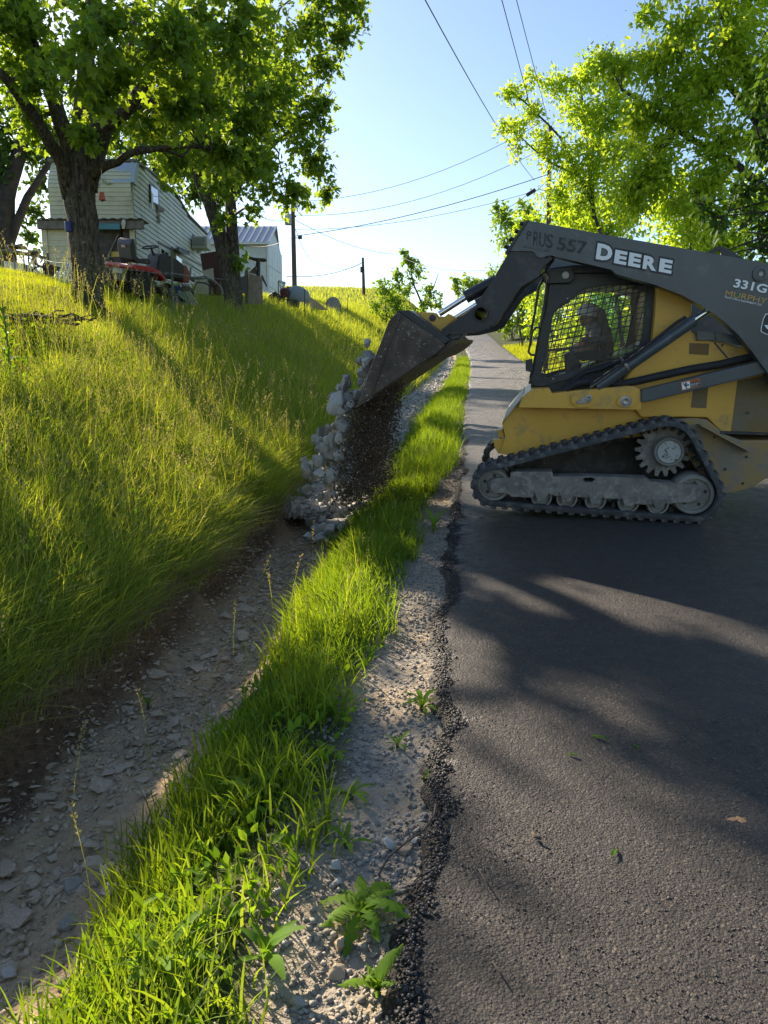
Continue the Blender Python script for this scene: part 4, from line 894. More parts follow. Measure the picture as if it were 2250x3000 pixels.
# ================================================================== camper, barn, poles and the things in the yard
CREAM = pm('cream_siding', (.62, .58, .40), .6, var=.08, vs=1.5, dirt=((.36, .34, .22), .55, .8, 2.5), bump=.05)
PALE = pm('pale_siding', (.56, .57, .50), .6, var=.08, vs=1.5, dirt=((.33, .34, .30), .52, .8, 2), bump=.05)
ALU = pm('aluminium', (.62, .64, .66), .35, metal=.6, var=.12, vs=4, dirt=((.4, .4, .4), .55, .7, 6))
GREYWOOD = pm('weathered_wood', (.20, .175, .15), .9, var=.3, vs=6, bump=.5, bs=25)
DARKWOOD = pm('dark_planks', (.085, .072, .062), .9, var=.35, vs=6, bump=.5, bs=25)
BARN = pm('galvanised_sheet', (.50, .54, .56), .45, metal=.25, var=.06, vs=2, dirt=((.60, .62, .60), .5, .7, 2.5))
ROOF = pm('roof_sheet', (.36, .39, .42), .4, metal=.4, var=.08, vs=2)
POLE = pm('pole_wood', (.10, .075, .06), .9, var=.25, vs=4, bump=.3)
RED = pm('mower_red', (.34, .018, .022), .35, var=.1)
PLASTIC = pm('black_plastic', (.02, .02, .022), .5, var=.2)
TYRE = pm('tyre', (.03, .028, .026), .9, var=.3, bump=.5, bs=40)
RUST = pm('rust_brown_panel', (.07, .028, .022), .7, var=.2, vs=3)
WHITEP = pm('white_paint', (.68, .68, .66), .6, var=.08, dirt=((.4, .38, .33), .58, .75, 6))
TEAL = pm('teal_plastic', (.07, .22, .26), .5, var=.15)
TAN = pm('tan_board', (.36, .28, .18), .85, var=.15, bump=.1)
PLY = pm('plywood', (.26, .22, .18), .9, var=.25, vs=6, bump=.3)
WIN = glass_mat('window_glass', (.10, .12, .14), .45)

# ---- camper
YC = 21.5
pL, pR = at(150, 660, YC).x, at(394, 660, YC).x
zb = at(270, 850, YC).z; zt = at(395, 466, YC).z; zm = at(270, 655, YC).z
camper = thing('camper', 'cream fifth-wheel camper with streaked siding behind the big maple', 'camper', (pL, YC, zb))
ax = Vector((-.03, 1, 0))
def cp(x, d, z): return Vector((x, YC, 0)) + ax * d + Vector((0, 0, z))
prof_c = [(0.25, zt), (1.6, zt + .16), (4.8, zt + .28), (6.8, zt - .05), (10.0, zt - .1), (10.0, zb + .45), (0, zb + .45), (0, zm), (-.18, zm + .95), (-.05, zm + 1.25)]
MB().prism([cp(pL + .05, d, z) for d, z in prof_c], Vector((pR - pL - .10, 0, 0))).build('body', PALE, camper)
fr = MB().box(cp((pL + pR) / 2, -.05, (zm + zt) / 2), (.02, .02, .02)).build('front_wall', CREAM, camper)
nst = 15
def front_d(z):
    return float(np.interp(z, [zm, zm + .95, zm + 1.25, zt], [-.02, -.20, -.08, .22]))
for i in range(nst):
    z0, z1 = zm + (zt - zm) * i / nst, zm + (zt - zm) * (i + 1) / nst; xe = .06 * (z1 - zm) / (zt - zm)
    mb = MB(); mb.add([cp(pL + xe * 2, front_d(z0) - .022, z0 + .004), cp(pR - xe * .2 + .02, front_d(z0) - .022, z0 + .004), cp(pR - xe * .2 + .02, front_d(z1) - .006, z1), cp(pL + xe * 2, front_d(z1) - .006, z1),
                       cp(pL + xe * 2, front_d(z0) + .03, z0 + .004), cp(pR, front_d(z0) + .03, z0 + .004), cp(pR, front_d(z1) + .03, z1), cp(pL + xe * 2, front_d(z1) + .03, z1)],
                      [(0, 1, 2, 3), (7, 6, 5, 4), (0, 4, 5, 1), (1, 5, 6, 2), (2, 6, 7, 3), (3, 7, 4, 0)]); mb.build('siding', CREAM, fr)
sd = MB().box(cp(pR - .02, 5, zb + 1), (.02, 9, .02)).build('side_wall', PALE, camper)
tops = lambda d: float(np.interp(d, [0, 1.6, 4.8, 6.8, 10], [zt, zt + .16, zt + .28, zt - .05, zt - .1]))
nss = 25
for i in range(nss):
    z0 = zb + .1 + (zt + .28 - zb - .1) * i / nss; z1 = z0 + (zt + .28 - zb - .1) / nss
    d0 = front_d(z0) if z0 > zm else .0
    ds = [d for d in np.linspace(0, 10, 41) if tops(d) > z1 - .02]
    if not ds: continue
    a, b = max(min(ds), d0 + .02), max(ds)
    mb = MB(); mb.add([cp(pR + .03, a, z0 + .003), cp(pR + .03, b, z0 + .003), cp(pR + .006, b, z1), cp(pR + .006, a, z1), cp(pR - .03, a, z0 + .003), cp(pR - .03, b, z0 + .003), cp(pR - .03, b, z1), cp(pR - .03, a, z1)],
                      [(0, 1, 2, 3), (7, 6, 5, 4), (0, 4, 5, 1), (1, 5, 6, 2), (2, 6, 7, 3), (3, 7, 4, 0)]); mb.build('siding', PALE, sd)
rf = MB()
for d0, d1 in ((.1, 1.6), (1.6, 4.8), (4.8, 6.8), (6.8, 10.0)):
    rf.prism([cp(pL - .02, d0, tops(d0) + .03), cp(pL - .02, d1, tops(d1) + .03), cp(pL - .02, d1, tops(d1) - .03), cp(pL - .02, d0, tops(d0) - .03)], Vector((pR - pL + .08, 0, 0)))
rf.build('roof', pm('dark_roof_trim', (.16, .16, .15), .7), camper)
zz = lambda py: at(300, py, YC - .1).z
xx = lambda px: at(px, 600, YC - .1).x
MB().add([cp(xx(337), front_d(zz(535)) - .03, zz(536)), cp(xx(396), front_d(zz(535)) - .03, zz(536)), cp(xx(402), .1, zz(470)), cp(xx(342), .1, zz(472)), cp(xx(337), .2, zz(536)), cp(xx(396), .2, zz(536)), cp(xx(402), .3, zz(470)), cp(xx(342), .3, zz(472))],
         [(0, 1, 2, 3), (7, 6, 5, 4), (0, 4, 5, 1), (1, 5, 6, 2), (2, 6, 7, 3), (3, 7, 4, 0)]).build('patch_panel', pm('bare_blue_grey_sheet', (.42, .48, .55), .5, metal=.3, var=.1, spots=((.2, .2, .2), .7, 12)), camper)
# faded lettering
def face_text(txt, px0, py0, px1, py1, Y, mat, parent, bold=.01, name='lettering'):
    me = text_mesh(txt, bold); co = np.array([v.co for v in me.vertices]); lo, hi = co.min(0), co.max(0); a = at(px0, py0, Y); b = at(px1, py1, Y); o_ = origin_of(parent)
    for v in me.vertices:
        v.co = Vector((a.x + (b.x - a.x) * (v.co.x - lo[0]) / (hi[0] - lo[0]), Y, a.z + (b.z - a.z) * (v.co.y - lo[1]) / (hi[1] - lo[1]))) - o_
    return link(name, me, mat, parent)
face_text('er', 277, 549, 294, 538, YC - .26, pm('faded_green_letters', (.10, .14, .10), .7), camper)
MB().tube([cp(xx(277) + .55 * math.sin(k / 11) * 0 + k * .042, -.235, zz(530) + .10 * math.sin(k * .45)) for k in range(13)], .03, 5).build('swoosh', pm('faded_green_swoosh', (.40, .42, .30), .7), camper)
# window, prop and trim on the side
def sidep(px, py, out=.04):                       # point on the right-hand wall of the camper
    d = ray(px, py); k = (pR + out) / d.x if abs(d.x) > 1e-6 else 1
    for _ in range(6):
        Yp = d.y * k; k = (pR + out - .03 * (Yp - YC)) / d.x
    return Vector((d.x * k, d.y * k, CAM_H + d.z * k))
def sq(name, pts, mat, th=.02, parent=camper, out=.05):
    return MB().prism([sidep(x, y, out) for x, y in pts], Vector((-th, 0, 0))).build(name, mat, parent)
wo = sq('window', [(440, 538), (466, 556), (467, 604), (441, 592)], PLASTIC, .03, out=.06)
sq('pane', [(443, 544), (463, 558), (464, 599), (444, 588)], WIN, .01, wo, out=.07)
sq('broken_trim', [(444, 560), (449, 570), (449, 622), (446, 612)], WHITEP, .02, out=.10); sq('bracket', [(466, 604), (480, 612), (482, 622), (466, 616)], GREYWOOD, .03, out=.08); sq('prop', [(462, 600), (465, 602), (471, 654), (466, 652)], GREYWOOD, .02, out=.08)
lw = sq('window', [(466, 722), (500, 744), (500, 786), (474, 776)], PALE, .03, out=.05); sq('pane', [(473, 728), (482, 734), (482, 778), (475, 774)], WIN, .02, lw, out=.06); sq('pane', [(484, 736), (493, 742), (493, 782), (484, 779)], WIN, .02, lw, out=.06)
lw = sq('window', [(514, 740), (535, 756), (537, 800), (516, 795)], PALE, .03, out=.05); sq('pane', [(517, 748), (532, 760), (533, 790), (518, 786)], WIN, .02, lw, out=.06)
sq('belt_trim', [(465, 706), (600, 780), (600, 784), (465, 712)], PLASTIC, .02, out=.045); sq('belt_trim', [(500, 742), (602, 800), (602, 803), (500, 747)], PLASTIC, .02, out=.045)
MB().prism([sidep(524, 726, .05), sidep(556, 741, .05), sidep(556, 741, .5) + Vector((0, 0, -.1)), sidep(524, 726, .5) + Vector((0, 0, -.1))], Vector((0, 0, .04))).build('vent_hood', PLASTIC, camper)
# lean-to under the bunk
bm0, bm1 = at(108, 658, YC - .5), at(419, 662, YC - .5)
lean = thing('lean_to', 'boarded lean-to with a thick wooden beam under the camper front', 'shed', (bm0.x, YC - .5, zb))
MB().box(((bm0.x + bm1.x) / 2, YC - .45, at(260, 658, YC - .5).z), (bm1.x - bm0.x, .12, span(22, YC))).build('beam', GREYWOOD, lean, bevel=.01)
ry = MB()
for i in range(24):
    x_ = bm0.x + (bm1.x - bm0.x) * (i + .5) / 24; ry.box((x_, YC - .25, at(260, 646, YC - .4).z + .02 * (i % 2)), ((bm1.x - bm0.x) / 24 - .004, .7, .02))
ry.build('roof_sheet', GREYWOOD, lean)['kind'] = 'stuff'
fw = MB().box((at(176, 740, YC).x, YC - .30, at(176, 735, YC).z), (span(68, YC), .04, span(130, YC))).build('cream_wall', CREAM, lean)
for i in range(7):
    mb = MB(); z_ = at(176, 792 - i * 17.5, YC - .3).z; mb.prism([Vector((at(141, 700, YC - .3).x, YC - .345, z_)), Vector((at(141, 700, YC - .3).x, YC - .325, z_ + .168)), Vector((at(141, 700, YC - .3).x, YC - .31, z_ + .168)), Vector((at(141, 700, YC - .3).x, YC - .31, z_))], Vector((span(72, YC), 0, 0))); mb.build('siding', CREAM, fw)
MB().box((at(137, 730, YC - .35).x, YC - .36, at(137, 735, YC).z), (.09, .05, span(135, YC))).build('corner_board', CREAM, lean)
MB().box((at(388, 735, YC - .35).x, YC - .30, at(388, 745, YC).z), (.11, .08, span(150, YC))).build('corner_board', CREAM, lean)
MB().box((at(332, 760, YC).x, YC - .20, at(332, 750, YC).z), (span(96, YC), .03, span(170, YC))).build('dark_backing', PLASTIC, lean)
dr = MB().box((at(325, 760, YC).x, YC - .26, at(325, 760, YC).z), (span(84, YC), .02, span(178, YC))).build('plank_door', DARKWOOD, lean)
for i in range(11): MB().box((at(325, 760, YC).x + random.uniform(-.02, .02), YC - .285, at(325, 680 + i * 15.5, YC).z), (span(84, YC) + random.uniform(-.03, .03), .025, span(14.3, YC))).build('plank', DARKWOOD, dr)
MB().bar(at(349, 684, YC - .33), at(306, 775, YC - .33), .03, .09, (0, 1, 0)).build('brace', GREYWOOD, dr)
MB().box((at(372, 720, YC - .3).x, YC - .31, at(372, 722, YC).z), (span(17, YC), .04, span(90, YC))).build('post', DARKWOOD, lean)
yp = MB().box((at(339, 745, YC - .3).x, YC - .31, at(339, 745, YC - .3).z), (span(27, YC), .008, span(14, YC))).build('yellow_sign', pm('faded_yellow_plate', (.55, .40, .08), .6, dirt=((.35, .22, .06), .5, .6, 30)), lean)
tg = MB().box((at(318, 663, YC - .55).x, YC - .56, at(318, 664, YC - .55).z), (span(64, YC), .05, span(17, YC))).build('sled', TEAL, None, bevel=.03); tag(tg, 'teal plastic sled hung along the lean-to beam', 'sled')
rp = MB()
for i in range(5): rp.tube([at(360 + i * 1.5, 635 + 4 * abs(i - 2), YC - .55), at(357 + i * 2.4, 655, YC - .58), at(360 + i, 670, YC - .55)], .012, 5)
tag(rp.build('rope_coil', pm('white_rope', (.6, .58, .5), .9), None), 'pale coil of rope hanging from the lean-to beam end', 'rope')
# air conditioner on the camper wall
a0 = sidep(586, 712, .05); ac = thing('air_conditioner', 'beige window air conditioner jutting from the camper wall', 'air conditioner', a0)
sq('frame', [(567, 688), (580, 697), (592, 738), (569, 726)], PLASTIC, .04, ac, out=.07)
MB().box(sidep(590, 714, .35) , (.55, .6, .42)).build('case', pm('beige_case', (.42, .40, .33), .6), ac, bevel=.02)
MB().box(sidep(590, 714, .35) + Vector((-.02, -.31, .02)), (.42, .02, .28)).build('grille', pm('grey_fins', (.22, .22, .2), .6), ac)
MB().box(sidep(590, 714, .30) + Vector((-.1, 0, -.27)), (.16, .16, .12)).build('support', WHITEP, ac)

# ---- barn
YB = 50
def bp(px, py, Y=YB): return at(px, py, Y)
x0, x1 = bp(560, 800).x, bp(781, 800).x; zg = bp(781, 885).z - .3; ze = bp(781, 711).z; zr = at(813, 667, YB + 2.3).z; dB = 4.8
barn = thing('barn', 'pale metal barn with a standing seam roof beyond the twin-trunked maple', 'barn', (x1, YB, zg))
MB().prism([Vector((x1, YB, zg)), Vector((x1 + .35, YB + dB, zg)), Vector((x1 + .35, YB + dB, ze)), Vector((x1 + .17, YB + dB / 2, zr)), Vector((x1, YB, ze))], Vector((x0 - x1, 0, 0))).build('walls', BARN, barn)
for i in range(6):
    f0, f1 = i / 6, (i + 1) / 6
    for lv in range(3):
        z0_, z1_ = zg + (ze - zg) * lv / 3, zg + (ze - zg) * (lv + 1) / 3
        p = lambda f, z: Vector((x1 + .35 * f + .015, YB + dB * f, z))
        MB().prism([p(f0 + .004, z0_ + .015), p(f1 - .004, z0_ + .015), p(f1 - .004, z1_ - .015), p(f0 + .004, z1_ - .015)], Vector((.02, 0, 0))).build('wall_panel', BARN, barn)
for a_, b_, nm in ((0, .5, 'roof'), (1, .5, 'roof')):
    rp = MB(); e0 = Vector((x1 + .25, YB - .25 + (dB + .5) * a_, ze - .05)); e1 = Vector((x1 + .42, YB + dB / 2, zr + .06)); rp.prism([e0, e1, e1 + Vector((x0 - x1 - .3, 0, 0)), e0 + Vector((x0 - x1 - .3, 0, 0))], Vector((0, 0, .05))); ro = rp.build(nm, ROOF, barn)
    if a_ == 0:
        for i in range(13):
            sx_ = (x0 - x1 - .3) * i / 12; MB().bar(e0 + Vector((sx_, 0, .07)), e1 + Vector((sx_, 0, .07)), .05, .05).build('seam', ROOF, ro)
MB().bar(Vector((x1 + .1, YB - .03, zg)), Vector((x1 + .1, YB - .03, ze)), .12, .06, (0, 1, 0)).build('corner_trim', WHITEP, barn)
MB().bar(Vector((x0, YB - .26, ze - .08)), Vector((x1 + .25, YB - .26, ze - .08)), .06, .12).build('eave_trim', WHITEP, barn)

# ---- power poles and wires
def pole(px_t, py_t, px_b, py_b, Y, r, label, extra=None):
    a, b = at(px_b, py_b, Y), at(px_t, py_t, Y); a.z = min(a.z, float(ground(a.x, a.y)) - .1)
    t = thing('power_pole', label, 'power pole', a); MB().tube([a, a.lerp(b, .5), b], [r * 1.25, r * 1.1, r * .85], 12).build('shaft', POLE, t, smooth=True); return t
P1 = pole(857, 575, 864, 890, 45, .12, 'dark wooden power pole with a transformer beside the barn')
tc_ = at(845, 645, 45); MB().lathe(tc_ + Vector((0, 0, -.25)), (0, 0, 1), [(.2, 0), (.22, .03), (.22, .5), (.2, .56), (.06, .6), (.05, .72), (0, .73)], 16).build('transformer', pm('grey_can', (.45, .47, .47), .5), P1, smooth=True)
MB().bar(at(836, 634, 45), at(868, 634, 45), .06, .08).build('bracket', POLE, P1); MB().box(at(879, 695, 44.8), (.22, .2, .18)).build('floodlight', PLASTIC, P1); MB().bar(at(861, 697, 45), at(876, 697, 44.9), .04, .04).build('lamp_arm', PLASTIC, P1)
P2 = pole(1063, 755, 1067, 900, 90, .16, 'short distant power pole on the hilltop skyline'); MB().box(at(1060, 790, 89.8), (.35, .3, .6)).build('meter_box', PLASTIC, P2)
P3_ = pole(1612, 370, 1602, 1000, 38, .11, 'leaning power pole standing among the right-hand trees'); MB().box(at(1612, 388, 37.8), (.12, .1, .14)).build('insulator', WORN, P3_)
def wire(name, pts, r, label, sag=0, mat=PLASTIC):
    out = []
    for i in range(len(pts) - 1):
        for k in range(14): f = k / 14; p = pts[i].lerp(pts[i + 1], f); p.z -= sag * 4 * f * (1 - f); out.append(p)
    out.append(pts[-1]); o = MB().tube(out, r, 5).build(name, mat, None, loc=out[0]); return tag(o, label, 'wire')
wire('overhead_wire', [at(1235, -20, 14), at(1566, 528, 36)], .011, 'thick dark wire running steeply down from the top to the right-hand pole', .22)
wire('overhead_wire', [at(1465, -20, 14), at(1640, 640, 36)], .008, 'left one of the two thin wires entering at the top right')
wire('overhead_wire', [at(1508, -20, 14), at(1680, 640, 36)], .007, 'right one of the two thin wires entering at the top right')
wire('overhead_wire', [at(857, 590, 45), at(1606, 348, 38)], .012, 'highest thin wire crossing the sky between the two poles', .9)
wire('overhead_wire', [at(857, 630, 45), at(1606, 428, 38)], .012, 'second thin wire crossing the sky below the highest one', .9)
wire('overhead_wire', [at(700, 715, 48), at(861, 692, 45), at(1608, 510, 38)], .019, 'thickest dark cable crossing the sky to the right-hand pole', .35)
wire('overhead_wire', [at(868, 672, 45), at(1606, 548, 38)], .011, 'thin wire just below the thick cable across the sky', .5)
wire('overhead_wire', [at(866, 645, 45), at(1160, 745, 60), at(1420, 792, 40)], .015, 'dark wire sagging right from the transformer pole behind the slender tree', .4)
wire('overhead_wire', [at(840, 810, 60), at(1063, 768, 90)], .03, 'low wire rising from the barn to the distant pole', .5)
wire('overhead_wire', [at(866, 672, 45), at(935, 770, 60), at(1063, 768, 90)], .016, 'slack wire drooping between the transformer pole and the distant pole', .6)
wire('overhead_wire', [at(760, 630, 45), at(845, 642, 45)], .014, 'short wire running from the maple to the transformer', .2)
sp_ = MB().tube([at(1543, 572, 30), at(1568, 556, 30)], .07, 8).build('cable_splice', PLASTIC, None); tag(sp_, 'black splice case hanging on the cable near the right-hand pole', 'splice case')
wire('overhead_wire', [at(1430, 630, 28), at(1543, 572, 30), at(1600, 530, 32)], .010, 'slanting wire that carries the black splice case', .1)

# ---- hanging bell, bird feeder
bc = at(299, 575, Y1 - .6); bell = thing('hanging_bell', 'small red hanging bell beside the big maple trunk', 'bell', bc)
MB().tube([at(297, 497, Y1 - .5), bc + Vector((0, 0, .03))], .004, 5).build('cord', WHITEP, bell)
MB().lathe(bc + Vector((0, 0, -.06)), (0, 0, 1), [(.062, 0), (.058, .01), (.040, .10), (.034, .12), (0, .125)], 4).build('body', pm('red_orange_tin', (.38, .06, .025), .5), bell)
MB().lathe(bc + Vector((0, 0, -.085)), (0, 0, 1), [(.012, 0), (.016, .015), (.006, .03)], 8).build('clapper', PLASTIC, bell)

# ---- fence: steel posts and barbed wire
def post(px, py_t, py_b, Y, label):
    a, b = at(px, py_b, Y), at(px + random.uniform(-2, 2), py_t, Y); a.z = min(a.z, float(ground(a.x, a.y)) - .05)
    t = thing('fence_post', label, 'fence post', a, 'steel posts of the barbed wire fence'); MB().bar(a, b, .035, .02, (0, 1, 0)).build('flange', pm('green_steel', (.07, .08, .06), .7), t); MB().bar(a + Vector((0, .015, 0)), b + Vector((0, .015, 0)), .012, .035, (0, 1, 0)).build('web', PLASTIC, t)
    return t
post(503, 722, 900, 15.5, 'steel fence post in front of the mower, nearest of the row'); post(893, 848, 905, 30, 'steel fence post beside the tan ramp board'); post(957, 858, 905, 38, 'steel fence post on the skyline left of the tyres'); post(998, 873, 915, 40, 'leaning steel post right of the tyres on the skyline'); post(1018, 866, 915, 44, 'thin steel post nearest the seeding grass on the skyline'); post(142, 742, 838, 16, 'white steel post left of the big maple trunk'); post(815, 825, 885, 30, 'dark steel post in front of the leaning window')
bw = [at(130, 762, 15.6), at(210, 770, 14.2), at(290, 776, 14.0), at(400, 792, 15), at(503, 800, 15.4), at(660, 818, 21.5)]
w_o = wire('barbed_wire', bw, .004, 'rusty barbed wire stretched across the maple trunk and mower', .02, WORN)
bb = MB()
for i in range(len(bw) - 1):
    for k in range(6):
        p = bw[i].lerp(bw[i + 1], k / 6); p.z -= .02 * 4 * (k / 6) * (1 - k / 6); bb.tube([p + Vector((-.02, 0, -.03)), p + Vector((.02, 0, .03))], .003, 4); bb.tube([p + Vector((.02, 0, -.03)), p + Vector((-.01, .02, .03))], .003, 4)
bb.build('barbs', WORN, w_o)['kind'] = 'stuff'

# ---- riding mower
mo = at(385, 884, 16.6); mo.z = float(ground(mo.x, mo.y)); Hm = Matrix.Rotation(R(-38), 4, 'Z') @ Matrix.Rotation(R(9), 4, 'Y')     # local: y forward, x right
mower = thing('riding_mower', 'red and black riding mower parked behind the big maple', 'mower'); mower.matrix_world = Matrix.Translation(mo) @ Hm
def ml(mb, name, mat, smooth=False, bevel=0, parent=mower): return mb.build(name, mat, parent, world=False, smooth=smooth, bevel=bevel)
for sx_ in (-.40, .40):
    w_ = ml(MB().lathe((sx_ - .12, 0, .26), (1, 0, 0), [(.10, 0), (.22, 0), (.26, .04), (.262, .12), (.26, .20), (.22, .24), (.10, .24)], 24), 'rear_wheel', TYRE, True)
    for k in range(14):
        a = 2 * math.pi * k / 14; mb = MB(); mb.box((sx_, math.cos(a) * .262, .26 + math.sin(a) * .262), (.2, .03, .02), Matrix.Rotation(a - math.pi / 2, 3, 'X') @ Matrix.Rotation(.4 if k % 2 else -.4, 3, 'Z')); ml(mb, 'tread', TYRE, parent=w_)
for sx_ in (-.36, .36): ml(MB().lathe((sx_ - .08, 1.15, .18), (1, 0, 0), [(.06, 0), (.15, 0), (.18, .03), (.18, .13), (.15, .16), (.06, .16)], 20), 'front_wheel', TYRE, True)
ml(MB().prism([Vector((-.52, y_, z_)) for y_, z_ in ((-.34, .60), (-.30, .66), (.10, .66), (.34, .60), (.48, .46), (.50, .38), (.44, .42), (.26, .54), (-.30, .55))], Vector((1.04, 0, 0))), 'fender', RED, bevel=.03)
ml(MB().box((0, -.05, .42), (.5, .5, .26)), 'frame', PLASTIC, bevel=.02); ml(MB().box((0, -.32, .5), (.34, .06, .1)), 'rear_plate', pm('pale_plate', (.4, .42, .34), .6))
seat = ml(MB().prism([Vector((-.25, y_, z_)) for y_, z_ in ((-.16, .74), (-.22, 1.05), (-.18, 1.16), (-.12, 1.17), (-.06, .84), (.02, .80), (.26, .82), (.30, .76), (.26, .70), (-.08, .70))], Vector((.5, 0, 0))), 'seat', PLASTIC, bevel=.05)
ml(MB().box((0, -.222, 1.0), (.14, .012, .05)), 'seat_label', pm('red_white_label', (.45, .12, .10), .6, spots=((.6, .6, .6), .52, 60)), parent=seat)
ml(MB().prism([Vector((-.24, y_, z_)) for y_, z_ in ((.48, .45), (.50, .92), (.62, .98), (.95, .90), (1.18, .78), (1.20, .46))], Vector((.48, 0, 0))), 'hood', PLASTIC, bevel=.06)
ml(MB().prism([Vector((-.245, y_, z_)) for y_, z_ in ((1.14, .42), (1.12, .80), (1.24, .78), (1.34, .62), (1.32, .42))], Vector((.49, 0, 0))), 'grille_nose', pm('dull_red_nose', (.16, .045, .03), .5), bevel=.04)
ml(MB().tube([Vector((.17 * math.cos(a), .42 + .17 * math.sin(a), 1.06 + .05 * math.sin(a))) for a in [k * math.pi / 12 for k in range(25)]], .016, 8), 'steering_wheel', PLASTIC, True); ml(MB().tube([(0, .44, 1.06), (0, .56, .85)], .025, 8), 'steering_column', PLASTIC)
ml(MB().prism([Vector((.55 * math.cos(a), .62 + .30 * math.sin(a), .13)) for a in [k * math.pi / 10 for k in range(20)]], (0, 0, .14)), 'mower_deck', PLASTIC, bevel=.02)
ml(MB().tube([(-.36, -.28, .66), (-.40, -.30, .80)], .012, 6), 'lever', WORN); ml(MB().lathe((-.38, -.27, .68), (0, 0, 1), [(.06, 0), (.06, .05), (.03, .07), (0, .07)], 10), 'fuel_cap', PLASTIC)

# ---- things lying about
def gz(px, Y): x = at(px, 800, Y).x; return float(ground(x, Y))
def quadp(name, pix, Y, mat, label, cat, th=.04, lean_=0, parent=None):
    pts = [at(x, y, Y) for x, y in pix]
    if lean_:
        zmin = min(p.z for p in pts); pts = [p + Vector((0, lean_ * (p.z - zmin), 0)) for p in pts]
    o = MB().prism(pts, Vector((0, th, 0))).build(name, mat, parent, loc=None if parent else pts[0])
    if label: tag(o, label, cat)
    return o
# table with folding legs
tb_ = thing('folding_table', 'weathered folding table with a sagging top at the left edge', 'table', (at(40, 790, 18).x, 18, gz(40, 18)))
MB().prism([at(-20, 730, 17.6), at(30, 729, 17.6), at(92, 742, 17.6), at(92, 749, 17.6), at(20, 737, 17.6), at(-20, 735, 17.6)], Vector((0, .9, .05))).build('top', GREYWOOD, tb_)
for px in (3, 40, 68, 82): MB().tube([at(px, 738, 18), Vector((at(px, 738, 18).x, 18, gz(px, 18)))], .018, 6).build('leg', WORN, tb_)
MB().tube([at(42, 752, 18), at(52, 743, 18)], .012, 5).build('brace', WORN, tb_); MB().tube([at(54, 743, 18), at(68, 765, 18)], .012, 5).build('brace', WORN, tb_)
o = MB().lathe(at(45, 727, 17.9), (0, 0, 1), [(.22, 0), (.24, .02), (.22, .05), (.05, .06), (0, .06)], 16).build('tray', GREYWOOD, None); tag(o, 'grey round tray lying on the folding table', 'tray')
quadp('white_board', [(11, 764), (70, 772), (100, 782), (98, 806), (60, 800), (13, 790)], 19, WHITEP, 'low white board standing in the grass under the table', 'board', .04)
ch = MB(); chs = at(100, 740, 17.4); st_c = thing('wire_stool', 'rusty round-topped wire stool behind the bicycle frame', 'stool', Vector((chs.x, 17.4, gz(100, 17.4))))
MB().lathe(at(97, 744, 17.4), (0, .2, 1), [(.11, 0), (.12, .02), (.11, .05), (0, .06)], 14).build('seat', GREYWOOD, st_c)
for k in range(5): MB().tube([at(93 + k * 3, 748, 17.4), at(96 + k * 3.2, 775, 17.3 + .1 * (k % 2))], .012, 5).build('leg', WORN, st_c)
MB().tube([at(104, 742, 17.4), at(115, 752, 17.4), at(123, 762, 17.4), at(118, 770, 17.4)], .018, 6).build('back_rail', WORN, st_c)
bk_ = thing('bicycle_frame', 'old silver bicycle frame leaning in the grass left of the camper', 'bicycle', Vector((at(95, 800, 17).x, 17, gz(95, 17))))
MB().tube([at(94, 765, 17), at(104, 785, 17), at(118, 818, 17)], .030, 8).build('fork', ALU, bk_); MB().tube([at(94, 765, 17), at(86, 778, 17), at(80, 790, 17)], .022, 8).build('head_tube', ALU, bk_)
MB().tube([at(98, 771, 17), at(118, 780, 17), at(140, 788, 17)], .022, 8).build('top_tube', PLASTIC, bk_); MB().tube([at(85, 755, 17), at(96, 764, 17), at(92, 768, 17)], .014, 6).build('handlebar', PLASTIC, bk_)
MB().tube([at(118, 805, 17) + Vector((.17 * math.cos(k * .42), .05 * math.cos(k * .42), .17 * math.sin(k * .42))) for k in range(16)], .02, 6).build('tyre', TYRE, bk_)
MB().box(at(76, 793, 17), (.05, .05, .22)).build('reflector', PLASTIC, bk_); MB().box(at(121, 813, 17), (.16, .1, .14)).build('motor', WORN, bk_, bevel=.02)
quadp('dark_cabinet', [(124, 770), (138, 772), (140, 815), (126, 812)], 17.6, RUST, 'rust-brown box behind the bicycle frame', 'box', .3)
quadp('black_crate', [(150, 776), (205, 790), (205, 830), (146, 822)], 18.5, PLASTIC, 'black wire-mesh crate against the cream wall', 'crate', .5)
for j, (x_, lab) in enumerate(((165, 'folded lawn chair frame of bare tube left of the maple trunk'), (188, 'second bare lawn chair frame, half hidden by the maple trunk'))):
    c = thing('lawn_chair', lab, 'chair', Vector((at(x_, 830, 15.6).x, 15.6, gz(x_, 15.6))), None); dx = j * 20
    MB().tube([at(166 + dx, 835, 15.6), at(182 + dx, 785, 15.6), at(198 + dx, 760, 15.7), at(212 + dx, 762, 15.8), at(196 + dx, 800, 15.8), at(180 + dx, 836, 15.8)], .014, 7).build('back_frame', ALU, c, smooth=True)
    MB().tube([at(140 + dx, 832, 15.5), at(152 + dx, 815, 15.5), at(164 + dx, 812, 15.5), at(186 + dx, 826, 15.5)], .014, 7).build('seat_frame', ALU, c, smooth=True)
    for k in range(2): MB().tube([at(160 + dx + k * 8, 810, 15.5), at(168 + dx + k * 8, 795, 15.6), at(176 + dx, 838, 15.6)], .011, 6).build('leg', ALU, c, smooth=True)
o = MB().lathe(at(206, 808, 17.5), (0, -1, .1), [(.26, 0), (.27, .03), (.20, .06), (0, .07)], 20).build('wash_basin', pm('enamel_grey', (.4, .42, .42), .5, spots=((.1, .1, .1), .6, 8)), None); tag(o, 'round grey basin leaning behind the lawn chairs', 'basin')
